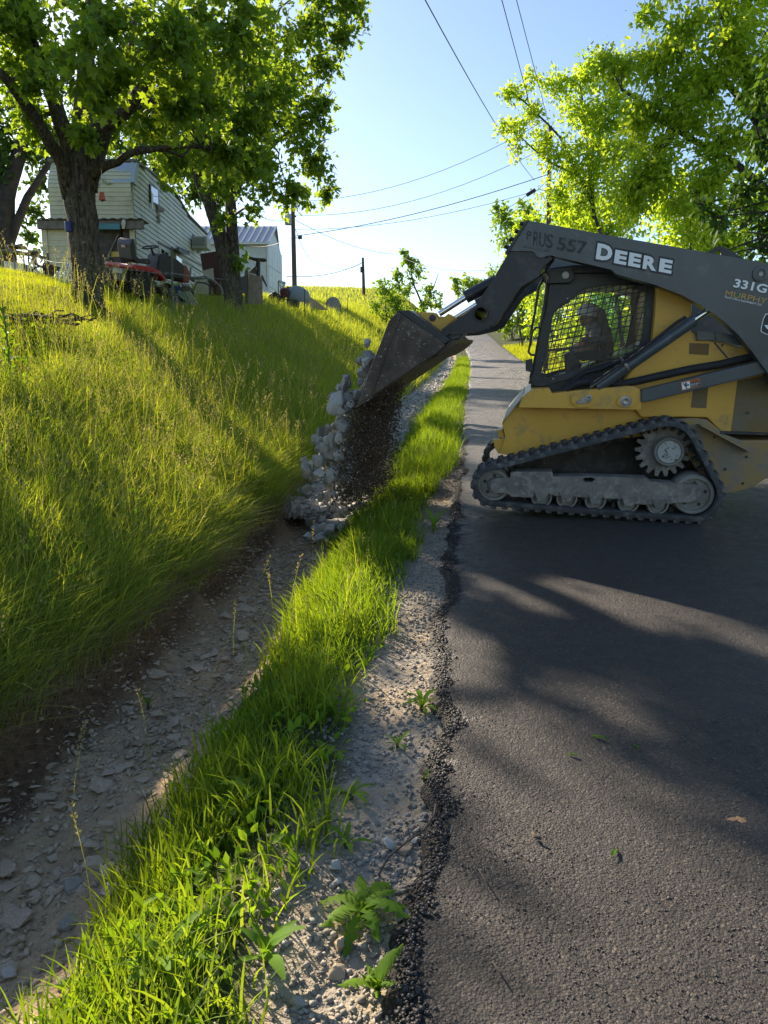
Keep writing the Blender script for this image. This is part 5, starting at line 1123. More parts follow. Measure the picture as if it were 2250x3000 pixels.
o = MB().lathe(at(201, 664, Y1 - .25), (0, 0, 1), [(.055, -.08), (.06, -.07), (.06, .07), (.055, .08), (0, .08)], 14).build('blue_can', pm('blue_tin', (.02, .03, .16), .5), None); tag(o, 'small dark blue can fixed to the left of the maple trunk', 'can')
# glazed door leaning on the camper
gd = thing('glazed_door', 'white fifteen-pane glazed door leaning against the camper', 'door', at(545, 860, 17.5))
gp = lambda u, v: at(512 + 48 * v * .62 + 34 * u - 4 * v + (1 - v) * 10 - 30 + 30 * v * 0, 0, 17.5)
A_, B_, C_, D_ = at(508, 773, 17.9), at(541, 778, 18.1), at(562, 852, 17.6), at(536, 852, 17.4)
def bil(u, v): return A_.lerp(B_, u).lerp(D_.lerp(C_, u), v)
MB().prism([bil(0, 0), bil(1, 0), bil(1, 1), bil(0, 1)], Vector((0, .03, .0))).build('backing', pm('dark_pane_backing', (.12, .13, .13), .3), gd)
for u in (0, .34, .67, 1): MB().bar(bil(u, 0) + Vector((0, -.02, 0)), bil(u, 1) + Vector((0, -.02, 0)), .04 if u in (0, 1) else .018, .03, (0, 1, 0)).build('stile', WHITEP, gd)
for v in (0, .19, .37, .55, .73, 1): MB().bar(bil(0, v) + Vector((0, -.02, 0)), bil(1, v) + Vector((0, -.02, 0)), .04 if v in (0, 1) else .018, .03, (0, 1, 0)).build('rail', WHITEP, gd)
for i in range(3):
    for j in range(5):
        u0, v0 = (i + .1) / 3, (j + .1) / 5.2; u1, v1 = (i + .9) / 3, (j + .9) / 5.2; MB().prism([bil(u0, v0), bil(u1, v0), bil(u1, v1), bil(u0, v1)], Vector((0, -.012, 0))).build('pane', WIN, gd)
quadp('sheet_metal', [(548, 858), (562, 856), (580, 890), (566, 896)], 16.9, ALU, 'bent pale metal sheet lying below the glazed door', 'metal sheet', .02, -.6)
quadp('window_sash', [(524, 852), (548, 858), (562, 893), (530, 872)], 17.0, pm('greenish_glass', (.18, .26, .24), .15), 'old window sash propped under the glazed door', 'window', .03, -.4)
o = MB().box(Vector((at(515, 838, 18.5).x, 18.5, gz(515, 18.5) + .25)), (.5, .4, .5)).build('blue_bin', pm('blue_plastic', (.02, .05, .16), .5), None, bevel=.03); tag(o, 'dark blue bin behind the mower front', 'bin')
# brown cabinet, tarps, boards around the second maple
quadp('brown_cabinet', [(586, 744), (638, 735), (660, 860), (604, 860)], 23, RUST, 'tall dark brown metal cabinet behind the twin-trunked maple', 'cabinet', .6)
quadp('beige_panel', [(594, 793), (624, 785), (628, 830), (596, 836)], 22.4, pm('beige_panel', (.42, .39, .31), .8), 'beige board leaning on the brown cabinet', 'board', .03)
quadp('cloth_cover', [(570, 820), (606, 818), (603, 862), (566, 862)], 20.4, pm('olive_cloth', (.32, .31, .22), .9, bump=.3, bs=12), 'olive cloth draped over a low frame beside the glazed door', 'cloth', .3)
bq = thing('bed_frame', 'dark bent tube frame heaped with bedding before the cabinet', 'frame', at(600, 860, 20.6))
MB().tube([at(568, 850, 20.2), at(578, 826, 20.2), at(604, 830, 20.2), at(616, 840, 20.2), at(618, 862, 20.2)], .022, 7).build('tube', PLASTIC, bq, smooth=True); MB().tube([at(600, 818, 20.6), at(630, 825, 20.6), at(648, 842, 20.6), at(652, 862, 20.6)], .03, 7).build('tube', GREYWOOD, bq, smooth=True)
MB().prism([at(552, 812, 20.5), at(600, 808, 20.5), at(620, 818, 20.5), at(612, 826, 20.5), at(554, 820, 20.5)], Vector((0, .5, 0))).build('bedding', pm('dark_green_cloth', (.07, .08, .06), .9, bump=.4, bs=12), bq)
MB().prism([at(556, 784, 20.6), at(560, 782, 20.6), at(558, 812, 20.6), at(552, 812, 20.6)], Vector((0, .06, 0))).build('post', GREYWOOD, bq)
quadp('plywood_sheet', [(729, 800), (768, 813), (770, 890), (726, 892)], 22.5, PLY, 'weathered plywood sheet standing right of the twin-trunked maple', 'plywood', .03)
quadp('grey_tarp', [(695, 815), (722, 806), (722, 860), (696, 858)], 23, pm('grey_tarp', (.16, .16, .17), .7, bump=.4, bs=8), 'dull grey tarp hung between the maple and the plywood', 'tarp', .05)
quadp('board_post', [(716, 793), (727, 793), (728, 890), (718, 890)], 22.6, GREYWOOD, 'upright grey board left of the plywood sheet', 'board', .06)
sv_ = thing('stove_pipe', 'black stove pipe with a sagging roof strip above the plywood', 'stove pipe', at(757, 806, 23.2))
MB().tube([at(757, 812, 23.2), at(757, 757, 23.2)], .06, 10).build('pipe', PLASTIC, sv_, smooth=True); MB().prism([at(710, 746, 23.2), at(745, 755, 23.2), at(777, 757, 23.2), at(770, 762, 23.2), at(740, 759, 23.2), at(708, 749, 23.2)], Vector((0, .4, 0))).build('roof_strip', PLASTIC, sv_); MB().prism([at(728, 798, 23.3), at(748, 780, 23.3), at(752, 760, 23.3), at(754, 806, 23.3)], Vector((0, .05, 0))).build('side_flap', GREYWOOD, sv_)
quadp('slat', [(768, 804), (782, 836), (780, 840), (764, 812)], 22.8, DARKWOOD, 'dark slat leaning off the right of the plywood', 'slat', .05)
# heap right of the barn
lwn = thing('storm_window', 'white framed storm window leaning in the junk heap below the barn', 'window', at(826, 860, 32))
for a_, b_ in (((816, 823), (836, 828)), ((816, 823), (828, 862)), ((836, 828), (826, 850)), ((828, 862), (826, 850))): MB().bar(at(*a_, 32), at(*b_, 32), .07, .05, (0, 1, 0)).build('sash_bar', WHITEP, lwn)
MB().prism([at(818, 826, 32.05), at(834, 830, 32.05), at(826, 850, 32.05), at(827, 858, 32.05)], Vector((0, .02, 0))).build('pane', WIN, lwn)
o = MB().lathe(at(870, 873, 32) , (.2, -.3, .9), [(.55, 0), (.56, .1), (.45, .32), (.2, .45), (0, .48)], 16).build('grey_tub', pm('grey_plastic', (.20, .23, .23), .6), None, smooth=True); tag(o, 'upturned grey tub on the junk heap right of the barn', 'tub')
o = MB().prism([at(838, 874, 31), at(872, 880, 31), at(870, 896, 31), at(842, 894, 31)], Vector((0, .8, 0))).build('wheelbarrow_tray', PLASTIC, None); tag(o, 'dark wheelbarrow tray half sunk in the grass below the tub', 'wheelbarrow')
o = MB().lathe(at(834, 855, 31.5), (0, -.2, 1), [(.18, -.2), (.22, 0), (.18, .12), (0, .18)], 12).build('maroon_sack', pm('maroon_cloth', (.09, .03, .035), .9, bump=.3), None, smooth=True); tag(o, 'maroon bundle resting on the junk heap beside the window', 'bundle')
o = MB().prism([at(782, 866, 31.6), at(806, 850, 31.6), at(812, 860, 31.6), at(824, 862, 31.6), at(836, 872, 31.6), at(820, 884, 31.6), at(790, 880, 31.6)], Vector((0, .6, 0))).build('black_bags', PLASTIC, None, bevel=.08); tag(o, 'black bags heaped at the foot of the barn wall', 'bags')
o = MB().prism([at(842, 838, 31.8), at(850, 842, 31.8), at(856, 866, 31.8), at(848, 868, 31.8), at(838, 848, 31.8)], Vector((0, .3, 0))).build('rust_chute', RUST, None); tag(o, 'rusty slanted chute leaning beside the storm window', 'chute')
rmp = thing('tan_ramp', 'tan boarded ramp sloping down to the right of the power pole', 'ramp', at(880, 895, 36)); MB().prism([at(861, 852, 36), at(886, 852, 36), at(898, 862, 36), at(935, 888, 36), at(962, 908, 36), at(862, 908, 36)], Vector((0, .12, 0))).build('side', TAN, rmp); MB().prism([at(858, 848, 35.8), at(888, 850, 35.8), at(888, 854, 35.8), at(858, 854, 35.8)], Vector((0, .5, 0))).build('cap', TAN, rmp)
for px, py, r_, lab in ((977, 905, .42, 'front grey tyre of the small heap on the skyline'), (970, 898, .34, 'left tyre of the small heap on the skyline'), (976, 893, .38, 'top tyre of the small heap on the skyline')):
    o = MB().lathe(at(px, py, 42) , (.1, -1, .2), [(r_ * .5, 0), (r_, .03), (r_, .2), (r_ * .5, .22)], 18).build('old_tyre', pm('dusty_tyre', (.22, .20, .18), .9), None, smooth=True); tag(o, lab, 'tyre')
# ================================================================== grass, weeds, stones
GRASS = leaf_mat('meadow_grass', (.10, .19, .05), (.42, .47, .12), .58, (1.7, 1.5, .3), rough=.7)
LAWN = leaf_mat('lawn_grass', (.20, .29, .022), (.44, .47, .055), .5, (1.5, 1.35, .3))
BERM = leaf_mat('verge_grass', (.07, .16, .02), (.23, .31, .045), .55, (1.65, 1.5, .3))
SEED = leaf_mat('grass_seed_heads', (.20, .20, .07), (.38, .33, .16), .4, (1.2, 1.1, .8))
STRAW = leaf_mat('dry_grass', (.22, .16, .08), (.46, .36, .19), .3, (1.1, 1, .8))
WEED = leaf_mat('broad_weed_leaves', (.09, .20, .024), (.20, .33, .04), .5, (1.7, 1.5, .3), gloss=.03, rough=.6)
def blades(name, x, y, h, w, dirx, diry, bend, rnd, seg, mat, label, cat, z=None, parent=None):
    N = len(x); z0 = (ground(x, y) if z is None else z) - .01
    lv = {1: [0], 2: [0, .5], 3: [0, .35, .7], 4: [0, .3, .55, .8]}[seg]
    ang = rng.uniform(0, np.pi, N); sx, sy = np.cos(ang), np.sin(ang); V = []
    def pt(f):
        b = bend * f * f; hh = h * (f - .35 * bend * f * f)
        return np.stack([x + dirx * h * b, y + diry * h * b, z0 + hh], -1)
    for f in lv:
        c = pt(f); ww = w * (1 - .55 * f) * .5; o = np.stack([sx * ww, sy * ww, ww * 0], -1); V += [c - o, c + o]
    V.append(pt(1.0)); k = len(V); V = np.stack(V, 1).reshape(-1, 3); T = []
    for i in range(len(lv) - 1): a = 2 * i; T += [(a, a + 1, a + 3), (a, a + 3, a + 2)]
    a = 2 * (len(lv) - 1); T.append((a, a + 1, a + 2)); T = np.array(T)
    TT = (T[None] + (np.arange(N) * k)[:, None, None]).reshape(-1, 3)
    o = link(name, np_mesh(name, V, TT, np.repeat(rnd, k), mat), None, parent)
    if label: tag(o, label, cat, kind='stuff')
    return o
def scatter(n, s0, s1, t0, t1, power=1.0):
    s = s0 + (s1 - s0) * rng.random(n) ** power; t = t0 + (t1 - t0) * rng.random(n); return s, t
def lip_t(s): return -2.12 - (.13 * vn(s * .9, s * 0 + 3, 5) + .07 * vn(s * 2.7, s * 0, 8) + .03 * vn(s * 8, s * 0, 9)) * .85
def clump(s, t, sc, seed): return .5 + .5 * fbm(s * sc, t * sc, seed)
def q_lawn(s): return np.where(s < 15, 2.3 + .26 * (s - 7), 4.4 + .1 * (s - 15))
# hillside, near
def hill_grass(name, n, s0, s1, q0, q1, hmin, hmax, wd, seg, label, power=1.0, lawn=False, mat=GRASS, dens=None, bend=(.1, .75)):
    s, _ = scatter(n, s0, s1, 0, 1, power); q = q0 + (q1 - q0) * rng.random(n); t = lip_t(s) - q
    m = (q > q_lawn(s) + .25 * vn(s * 2, q * 2, 3)) if lawn else (q < q_lawn(s) + .3 * vn(s * 2, q * 2, 3) + (np.where(s > 21, 9, 0)))
    s, t, q = s[m], t[m], q[m]; k = len(s)
    cl = clump(s, t, 1.6, 61); c2 = clump(s, t, 6, 62)
    h = (hmin + (hmax - hmin) * np.clip(.55 * c2 + .45 * cl, 0, 1)) * rng.uniform(.55, 1.15, k)
    x, y = xy(s, t); edge = np.exp(-np.clip(q, 0, 9) / .35)
    a = rng.uniform(0, 2 * np.pi, k); dx = np.cos(a) * .8 + edge * .55 + .15; dy = np.sin(a) * .7 - .15; m_ = np.hypot(dx, dy) + 1e-6
    bd = rng.uniform(bend[0], bend[1], k) * (1 + .5 * edge)
    r = np.clip(.8 * rng.random(k) ** 1.3 + .25 * clump(s, t, .9, 63), 0, 1)
    return blades(name, x, y, h, wd * rng.uniform(.6, 1.3, k), dx / m_, dy / m_, bd, r, seg, mat, label, 'grass')
hill_grass('hillside_grass', 88000, 2.2, 9, -.04, 3.4, .20, .54, .0078, 3, 'tall uncut meadow grass on the bank above the near ditch')
hill_grass('bank_edge_grass', 5500, 2.2, 12, -.06, .32, .2, .42, .010, 4, 'long grass drooping over the earth lip of the ditch', bend=(.3, .95))
hill_grass('hillside_grass', 75000, 9, 20, -.03, 6, .22, .55, .010, 2, 'tall shaded meadow grass below the twin-trunked maple')
hill_grass('far_meadow_grass', 70000, 19, 62, -.1, 16, .35, .7, .022, 2, 'tall meadow grass on the far slope up to the hilltop', power=1.3)
hill_grass('lawn_grass', 190000, 5.5, 24, 2.0, 9.5, .07, .15, .009, 1, 'short mown lawn around the big maple trunk', lawn=True, mat=LAWN, bend=(.1, .7))
# dead brown grass hanging at the lip
k = 4200; s, _ = scatter(k, 2.2, 10, 0, 1); t = lip_t(s) + rng.normal(.02, .04, k); x, y = xy(s, t); a = rng.uniform(-.8, .8, k)
blades('dry_lip_grass', x, y, rng.uniform(.1, .28, k), np.full(k, .004), np.cos(a), np.sin(a), rng.uniform(.9, 1.7, k), rng.random(k), 3, STRAW, 'dead brown grass hanging from the lip of the ditch', 'grass', z=ground(x, y) + .03)
# verge between ditch and shoulder
def verge(n, s0, s1, hmin, hmax, wd, seg, label, mat=BERM, far=False):
    wide = 1 if s0 >= 9 else 0
    s, t = scatter(n, s0, s1, -1.25, -.05 if wide else -.26); cen = -.74 + wide * .12 + .08 * vn(s * .8, s * 0, 71); half = .36 + wide * .16 + .10 * vn(s * 1.7, s * 0, 72)
    dn = clump(s, t, 3.2, 73) + .25 - np.abs(t - cen) / half * .62; m = rng.random(n) < np.clip(dn * 1.7, 0, 1); s, t = s[m], t[m]; k = len(s); x, y = xy(s, t)
    cl = clump(s, t, 3.2, 73); h = (hmin + (hmax - hmin) * cl) * rng.uniform(.5, 1.2, k); a = rng.uniform(0, 2 * np.pi, k)
    return blades('verge_grass', x, y, h, wd * rng.uniform(.6, 1.4, k), np.cos(a), np.sin(a), rng.uniform(.1, .8, k), np.clip(.6 * rng.random(k) + .4 * clump(s, t, 2, 74), 0, 1), seg, mat, label, 'grass')
verge(11500, 1.0, 4.5, .07, .32, .0085, 4, 'bright green grass on the verge in the foreground')
verge(22000, 4.5, 9, .08, .34, .008, 3, 'sunlit yellow-green grass on the verge before the rock pour')
verge(24000, 9, 22, .10, .46, .009, 3, 'shaded grass strip between the rock-filled ditch and the road')
verge(14000, 22, 60, .15, .35, .02, 1, 'far grass strip along the left edge of the road')
# right verge
k = 38000; s = 6 + 70 * rng.random(k) ** 1.5; t = ROAD_W + .05 + 5 * rng.random(k) ** 1.3; x, y = xy(s, t); a = rng.uniform(0, 6.28, k)
blades('verge_grass', x, y, rng.uniform(.10, .38, k), np.full(k, .016) * (1 + s / 30), np.cos(a), np.sin(a), rng.uniform(.1, .8, k), rng.random(k), 2, LAWN, 'sunlit yellow-green grass along the right side of the road', 'grass')
# far fields on both sides
k = 40000; s = 24 + 90 * rng.random(k); t = -4 - 40 * rng.random(k); x, y = xy(s, t); a = rng.uniform(0, 6.28, k)
blades('field_grass', x, y, rng.uniform(.2, .5, k), np.full(k, .06), np.cos(a), np.sin(a), rng.uniform(.1, .6, k), rng.random(k), 1, GRASS, 'grass of the far field behind the camper and the barn', 'grass')
# stalks with seed heads
def stalks(name, s, t, h, label, wd=.003, heads=10, hl=.3, hs=.016, mat=SEED, top=False):
    k = len(s); x, y = xy(s, t); z0 = ground(x, y); a = rng.uniform(0, 6.28, k); dx, dy = np.cos(a), np.sin(a); bd = rng.uniform(.05, .35, k)
    st_ = blades(name, x, y, h, np.full(k, wd) * rng.uniform(.8, 1.3, k), dx, dy, bd, rng.random(k), 4, GRASS, label, 'grass')
    P, A = [], []
    for j in range(heads):
        f = 1 - hl * j / heads; c = np.stack([x + dx * h * bd * f * f, y + dy * h * bd * f * f, z0 + h * (f - .35 * bd * f * f)], -1)
        sp = .006 + .05 * (j / heads) * (0 if top else 1); b = rng.uniform(0, 6.28, k); o = np.stack([np.cos(b) * sp, np.sin(b) * sp, rng.uniform(-.01, .02, k)], -1)
        P.append(c + o * .5); A.append(np.stack([np.cos(b) * .7, np.sin(b) * .7, np.full(k, .9)], -1))
    P = np.concatenate(P); A = np.concatenate(A)
    h_ = link('seed_heads', leaves_mesh('seed_heads', quad_tpl(.22), P, A, hs * rng.uniform(.7, 1.4, len(P)), rng.random(len(P)), mat, .2), None, st_); h_['kind'] = 'stuff'
    return st_
s, _ = scatter(1900, 3, 10, 0, 1); t = lip_t(s) - 3.4 * rng.random(1900); stalks('seeding_grass', s, t, rng.uniform(.45, .85, 1900), 'tall seeding grass stalks on the near bank', .0035, 12, .28, .018)
s, _ = scatter(1200, 9, 24, 0, 1); t = lip_t(s) - 5 * rng.random(1200); stalks('seeding_grass', s, t, rng.uniform(.5, .95, 1200), 'tall seeding grass stalks below the yard junk', .006, 10, .25, .03)
s, _ = scatter(70, 3.2, 8.8, 0, 1); t = -.95 + .5 * rng.random(70); stalks('seeding_grass', s, t, rng.uniform(.25, .5, 70), 'thin seeding stalks rising from the verge grass', .003, 12, .25, .012, top=True)
s, t = np.array([1.9, 2.7, 3.3, 3.6, 4.4, 5.2, 5.6, 2.3, 4.9, 6.1]), np.array([-1.55, -1.5, -1.42, -1.25, -1.35, -1.3, -1.55, -1.2, -1.1, -1.2]); stalks('seeding_grass', s, t, rng.uniform(.38, .62, 10), 'single pale grass stalks standing in the ditch bed', .0035, 26, .3, .014, top=True)
# broad leaves among the grass
def leaf_patch(name, n, s, t, lo, hi, size, label, mat=WEED, tpl=None, up=.8):
    x, y = xy(s, t); z = ground(x, y) + rng.uniform(lo, hi, len(s)); P = np.stack([x, y, z], -1); A = rng.normal(0, 1, P.shape); A[:, 2] = np.abs(A[:, 2]) * up + .2
    o = link(name, leaves_mesh(name, tpl or OT, P, A, size * rng.uniform(.6, 1.3, len(P)), rng.random(len(P)), mat, .45), None); return tag(o, label, 'weeds', kind='stuff')
n = 5200; s, t = scatter(n, 1.3, 9, -1.05, -.35); m = rng.random(n) < np.clip(clump(s, t, 2.5, 75) * 1.4 - .15 - np.abs(t + .72) * .8, 0, 1); leaf_patch('verge_weeds', n, s[m], t[m], 0, .07, .05, 'clover and small broadleaf weeds mixed into the verge grass')
n = 2600; s, _ = scatter(n, 3, 10, 0, 1); t = lip_t(s) - 3.2 * rng.random(n); leaf_patch('bank_weeds', n, s, t, .03, .30, .065, 'broadleaf weeds mixed into the tall bank grass')

# ---- single weeds with broad leaves
def toothed_leaf(L, wd, lobes, curl):
    n = 14; V, T = [], []
    for i in range(n + 1):
        f = i / n; env = math.sin(math.pi * min(1, f * .92 + .04)) ** .8 * (.35 + .65 * f if f < .7 else 1)
        ww = wd * env * (1 if not lobes else (1.0 if i % 2 else .45)); zz = curl * (f - f * f * 1.35) * L
        V += [(-ww, f * L - (.02 if i % 2 and lobes else 0), zz + ww * .25), (0, f * L, zz), (ww, f * L - (.02 if i % 2 and lobes else 0), zz + ww * .25)]
    for i in range(n):
        a = 3 * i; T += [(a, a + 1, a + 4, a + 3), (a + 1, a + 2, a + 5, a + 4)]
    return V, T
def weed_plant(name, label, px, py, nl, L, wd, lobes, curl, elev=(15, 55), group=None):
    L *= .72; wd *= (.85 if lobes else .5); nl += 2
    g = gpt(px, py); o = thing(name, label, 'weed', g, group)
    for i in range(nl):
        az = 2 * math.pi * (i + random.uniform(-.3, .3)) / nl; el = R(random.uniform(*elev)); sc = random.uniform(.45, 1.1)
        V, F = toothed_leaf(L * sc, wd * sc, lobes, curl); M = Matrix.Rotation(az, 3, 'Z') @ Matrix.Rotation(el, 3, 'X')
        me = bpy.data.meshes.new('leaf'); me.from_pydata([tuple(M @ Vector(v)) for v in V], [], F); me.materials.append(WEED)
        a = me.attributes.new('rnd', 'FLOAT', 'POINT'); a.data.foreach_set('value', [random.uniform(.1, .9)] * len(V))
        me.polygons.foreach_set('use_smooth', [True] * len(F)); link('leaf', me, None, o)
    MB().tube([g + Vector((0, 0, -.02)), g + Vector((0, 0, .02))], .008, 6).build('root_crown', TWIG, o)
    return o
GW = 'broad-leaved weeds on the gravel shoulder'
for a in (('dandelion', 'big toothed dandelion rosette sprawling onto the asphalt edge', 1065, 2690, 9, .22, .045, True, .9, (12, 50)),
          ('dandelion', 'upright bright dandelion at the bottom edge beside the asphalt', 1105, 2920, 8, .18, .035, True, .6, (40, 75)),
          ('dock_weed', 'leafy plant in the middle of the shoulder with long smooth leaves', 1235, 2085, 9, .17, .03, False, .8, (25, 65)),
          ('dock_weed', 'small smooth-leaved seedling on the gravel below the leafy plant', 1165, 2195, 5, .12, .022, False, .6, (20, 50)),
          ('dock_weed', 'low plant with splayed pointed leaves above the white stone', 1015, 2485, 5, .14, .024, False, .6, (20, 50)),
          ('dock_weed', 'pale green plant with reddish stem on the upper gravel', 1030, 2345, 7, .15, .026, False, .7, (15, 50)),
          ('dock_weed', 'broad dock plant at the lower left end of the verge', 480, 2870, 9, .26, .05, False, .7, (25, 65)),
          ('dock_weed', 'dock plant at the bottom centre of the verge grass', 780, 2830, 8, .22, .045, False, .7, (30, 70)),
          ('dock_weed', 'large-leaved dock in the middle of the verge', 760, 2350, 9, .24, .042, False, .7, (30, 75)),
          ('dock_weed', 'dock with round sunlit leaves beside the ditch', 960, 2110, 8, .20, .045, False, .7, (35, 75)),
          ('dandelion', 'toothed green rosette overhanging the ditch next to the rocks', 840, 1465, 9, .34, .07, True, .9, (10, 50)),
          ('dock_weed', 'broad-leaved plant at the shaded verge by the road edge', 1270, 1560, 9, .32, .05, False, .7, (30, 70)),
          ('dock_weed', 'tiny upright sprout against the asphalt edge', 1245, 2290, 4, .08, .015, False, .4, (40, 75)),
          ('dock_weed', 'young pale plant standing in the shale of the ditch', 435, 2080, 6, .16, .022, False, .5, (55, 80))):
    weed_plant(*a, group=GW)
# milkweed stem at the left edge of the picture
g = gpt(30, 1150); mw = thing('milkweed', 'tall milkweed stem with paired leaves at the left edge of the picture', 'weed', g)
top = Vector((g.x - .05, g.y, 0)); top = at(5, 880, g.y - .1)
MB().tube([g, g.lerp(top, .5) + Vector((.02, 0, 0)), top], [.011, .009, .005], 8).build('stem', pm('milkweed_stem', (.09, .17, .05), .6), mw)
for i in range(9):
    f = .12 + .09 * i; c = g.lerp(top, f)
    for sgn in (0, math.pi):
        V, F = toothed_leaf(.17 * (1.1 - f * .6), .038 * (1.1 - f * .5), False, .5); M = Matrix.Rotation(sgn + i * 1.3, 3, 'Z') @ Matrix.Rotation(R(35 + 30 * f), 3, 'X')
        me = bpy.data.meshes.new('leaf'); me.from_pydata([tuple(c - g + M @ Vector(v)) for v in V], [], F); me.materials.append(WEED)
        a = me.attributes.new('rnd', 'FLOAT', 'POINT'); a.data.foreach_set('value', [random.uniform(.1, .6)] * len(V)); link('leaf', me, None, mw)
# brush heap in the lawn
hb = gpt(110, 960); hp = MB()
for i in range(70):
    a = random.uniform(0, 6.28); c = hb + Vector((random.gauss(0, .35), random.gauss(0, .18), random.uniform(.02, .16))); d = Vector((math.cos(a), .5 * math.sin(a), random.uniform(-.2, .25))) * random.uniform(.15, .4)
    hp.tube([c - d, c + Vector((0, 0, random.uniform(0, .06))), c + d], [.012, .014, .006], 5)
br_ = hp.build('brush_heap', pm('old_dark_branches', (.05, .035, .028), .95, bump=.4), loc=hb); tag(br_, 'low heap of dead dark branches on the sunlit lawn', 'brush heap', kind='stuff')

# ---- stones
LIME = pm('limestone', (.36, .335, .295), .85, var=.25, vs=7, dirt=((.24, .21, .17), .55, .75, 9), bump=.5, bs=30)
LIME2 = pm('pale_limestone', (.47, .445, .395), .85, var=.15, vs=7, bump=.4, bs=30)
SHALE = pm('shale', (.50, .385, .275), .9, var=.3, vs=9, bump=.4, bs=25)
TANROCK = pm('tan_pebble', (.34, .26, .18), .8, var=.2, vs=9, bump=.2)
def rock_mesh(name, mat, pts=16, flat=1.0, seed=0):
    r = random.Random(seed); bm = bmesh.new()
    for _ in range(pts):
        v = Vector((r.gauss(0, 1), r.gauss(0, 1), r.gauss(0, 1))).normalized() * r.uniform(.82, 1.05); bm.verts.new((v.x * r.uniform(.85, 1.1), v.y * .85, v.z * .72 * flat))
    h = bmesh.ops.convex_hull(bm, input=bm.verts)
    bmesh.ops.delete(bm, geom=[g for g in h['geom_interior'] if isinstance(g, bmesh.types.BMVert)], context='VERTS')
    bmesh.ops.bevel(bm, geom=bm.edges[:], offset=.05, segments=1, affect='EDGES', clamp_overlap=True) if mat is not SHALE and pts > 12 and flat == 1 else None
    me = bpy.data.meshes.new(name); bm.to_mesh(me); bm.free(); me.materials.append(mat); return me
ROCKS = [rock_mesh('rock', LIME if i % 3 else LIME2, 15, 1.0, i) for i in range(9)]
SLABS = [rock_mesh('shale_stone', SHALE, 11, .38, 50 + i) for i in range(8)]
def tri_arrays(me):
    me.calc_loop_triangles(); V = np.array([v.co for v in me.vertices]); T = np.array([t.vertices[:] for t in me.loop_triangles]); return V, T
LOW = []
for i in range(7):
    m_ = rock_mesh('pebble', LIME, 8, .8, 90 + i); LOW.append(tri_arrays(m_))
GRIT = []
for i in range(6):                                # eight-sided grains
    r_ = random.Random(300 + i); GRIT.append((np.array([(a * r_.uniform(.7, 1.15), b * r_.uniform(.7, 1.1), c * r_.uniform(.6, 1)) for a, b, c in ((1, .1, 0), (-1, 0, .1), (0, 1, .1), (.1, -1, 0), (0, .1, 1), (.1, 0, -1))]), np.array([(0, 2, 4), (2, 1, 4), (1, 3, 4), (3, 0, 4), (2, 0, 5), (1, 2, 5), (3, 1, 5), (0, 3, 5)])))
def rand_rot(n):
    q = rng.normal(0, 1, (n, 4)); q /= np.linalg.norm(q, axis=1, keepdims=True); w, x, y, z = q.T
    return np.stack([np.stack([1 - 2 * (y * y + z * z), 2 * (x * y - w * z), 2 * (x * z + w * y)], -1), np.stack([2 * (x * y + w * z), 1 - 2 * (x * x + z * z), 2 * (y * z - w * x)], -1), np.stack([2 * (x * z - w * y), 2 * (y * z + w * x), 1 - 2 * (x * x + y * y)], -1)], 1)
def pebbles(name, P, size, mat, label, cat, level=.0, parent=None, sq=None, tpl=None):
    Vs, Ts, Rn, o = [], [], [], 0; tpl = tpl or LOW; idx = rng.integers(0, len(tpl), len(P)); Rt = rand_rot(len(P))
    for k, (V, T) in enumerate(tpl):
        m = idx == k; n = m.sum()
        W = np.einsum('nij,vj->nvi', Rt[m], V)
        if sq is not None: W[:, :, 2] *= sq
        W = W * size[m][:, None, None] + P[m][:, None]; Vs.append(W.reshape(-1, 3)); Ts.append((T[None] + (np.arange(n) * len(V))[:, None, None]).reshape(-1, 3) + o); o += n * len(V); Rn.append(np.repeat(rng.random(n), len(V)))
    ob = link(name, np_mesh(name, np.concatenate(Vs), np.concatenate(Ts), np.concatenate(Rn), mat), None, parent)
    return tag(ob, label, cat, kind='stuff')
def rnd_mat(name, a, b, rough=.85):
    m, n, l = nt_mat(name); bs = n['Principled BSDF']; at_ = n.new('ShaderNodeAttribute'); at_.attribute_name = 'rnd'
    t = noise_node(n, l, 30, 3); c = mixc(n, l, .35, ramp(n, l, at_.outputs['Fac'], 0, 1, a, b), ramp(n, l, t.outputs[0], .3, .7, a, b)); l.new(c, bs.inputs['Base Color']); bs.inputs['Roughness'].default_value = rough; return m
GRAVEL = rnd_mat('gravel_stones', (.13, .115, .095), (.40, .365, .31)); SHALE_S = rnd_mat('shale_chips', (.30, .225, .15), (.60, .475, .345)); DIRT_S = rnd_mat('falling_soil', (.045, .029, .018), (.13, .085, .052)); TAR = rnd_mat('asphalt_crumbs', (.018, .017, .017), (.05, .046, .044), .6)
def put(me, name, p, size, label, cat, group=None, rot=None, sq=(1, 1, 1)):
    o = link(name, me); o.location = p; o.rotation_euler = rot if rot else (random.uniform(-.5, .5), random.uniform(-.5, .5), random.uniform(0, 6.28)); o.scale = (size * sq[0], size * sq[1], size * sq[2]); return tag(o, label, cat, group)
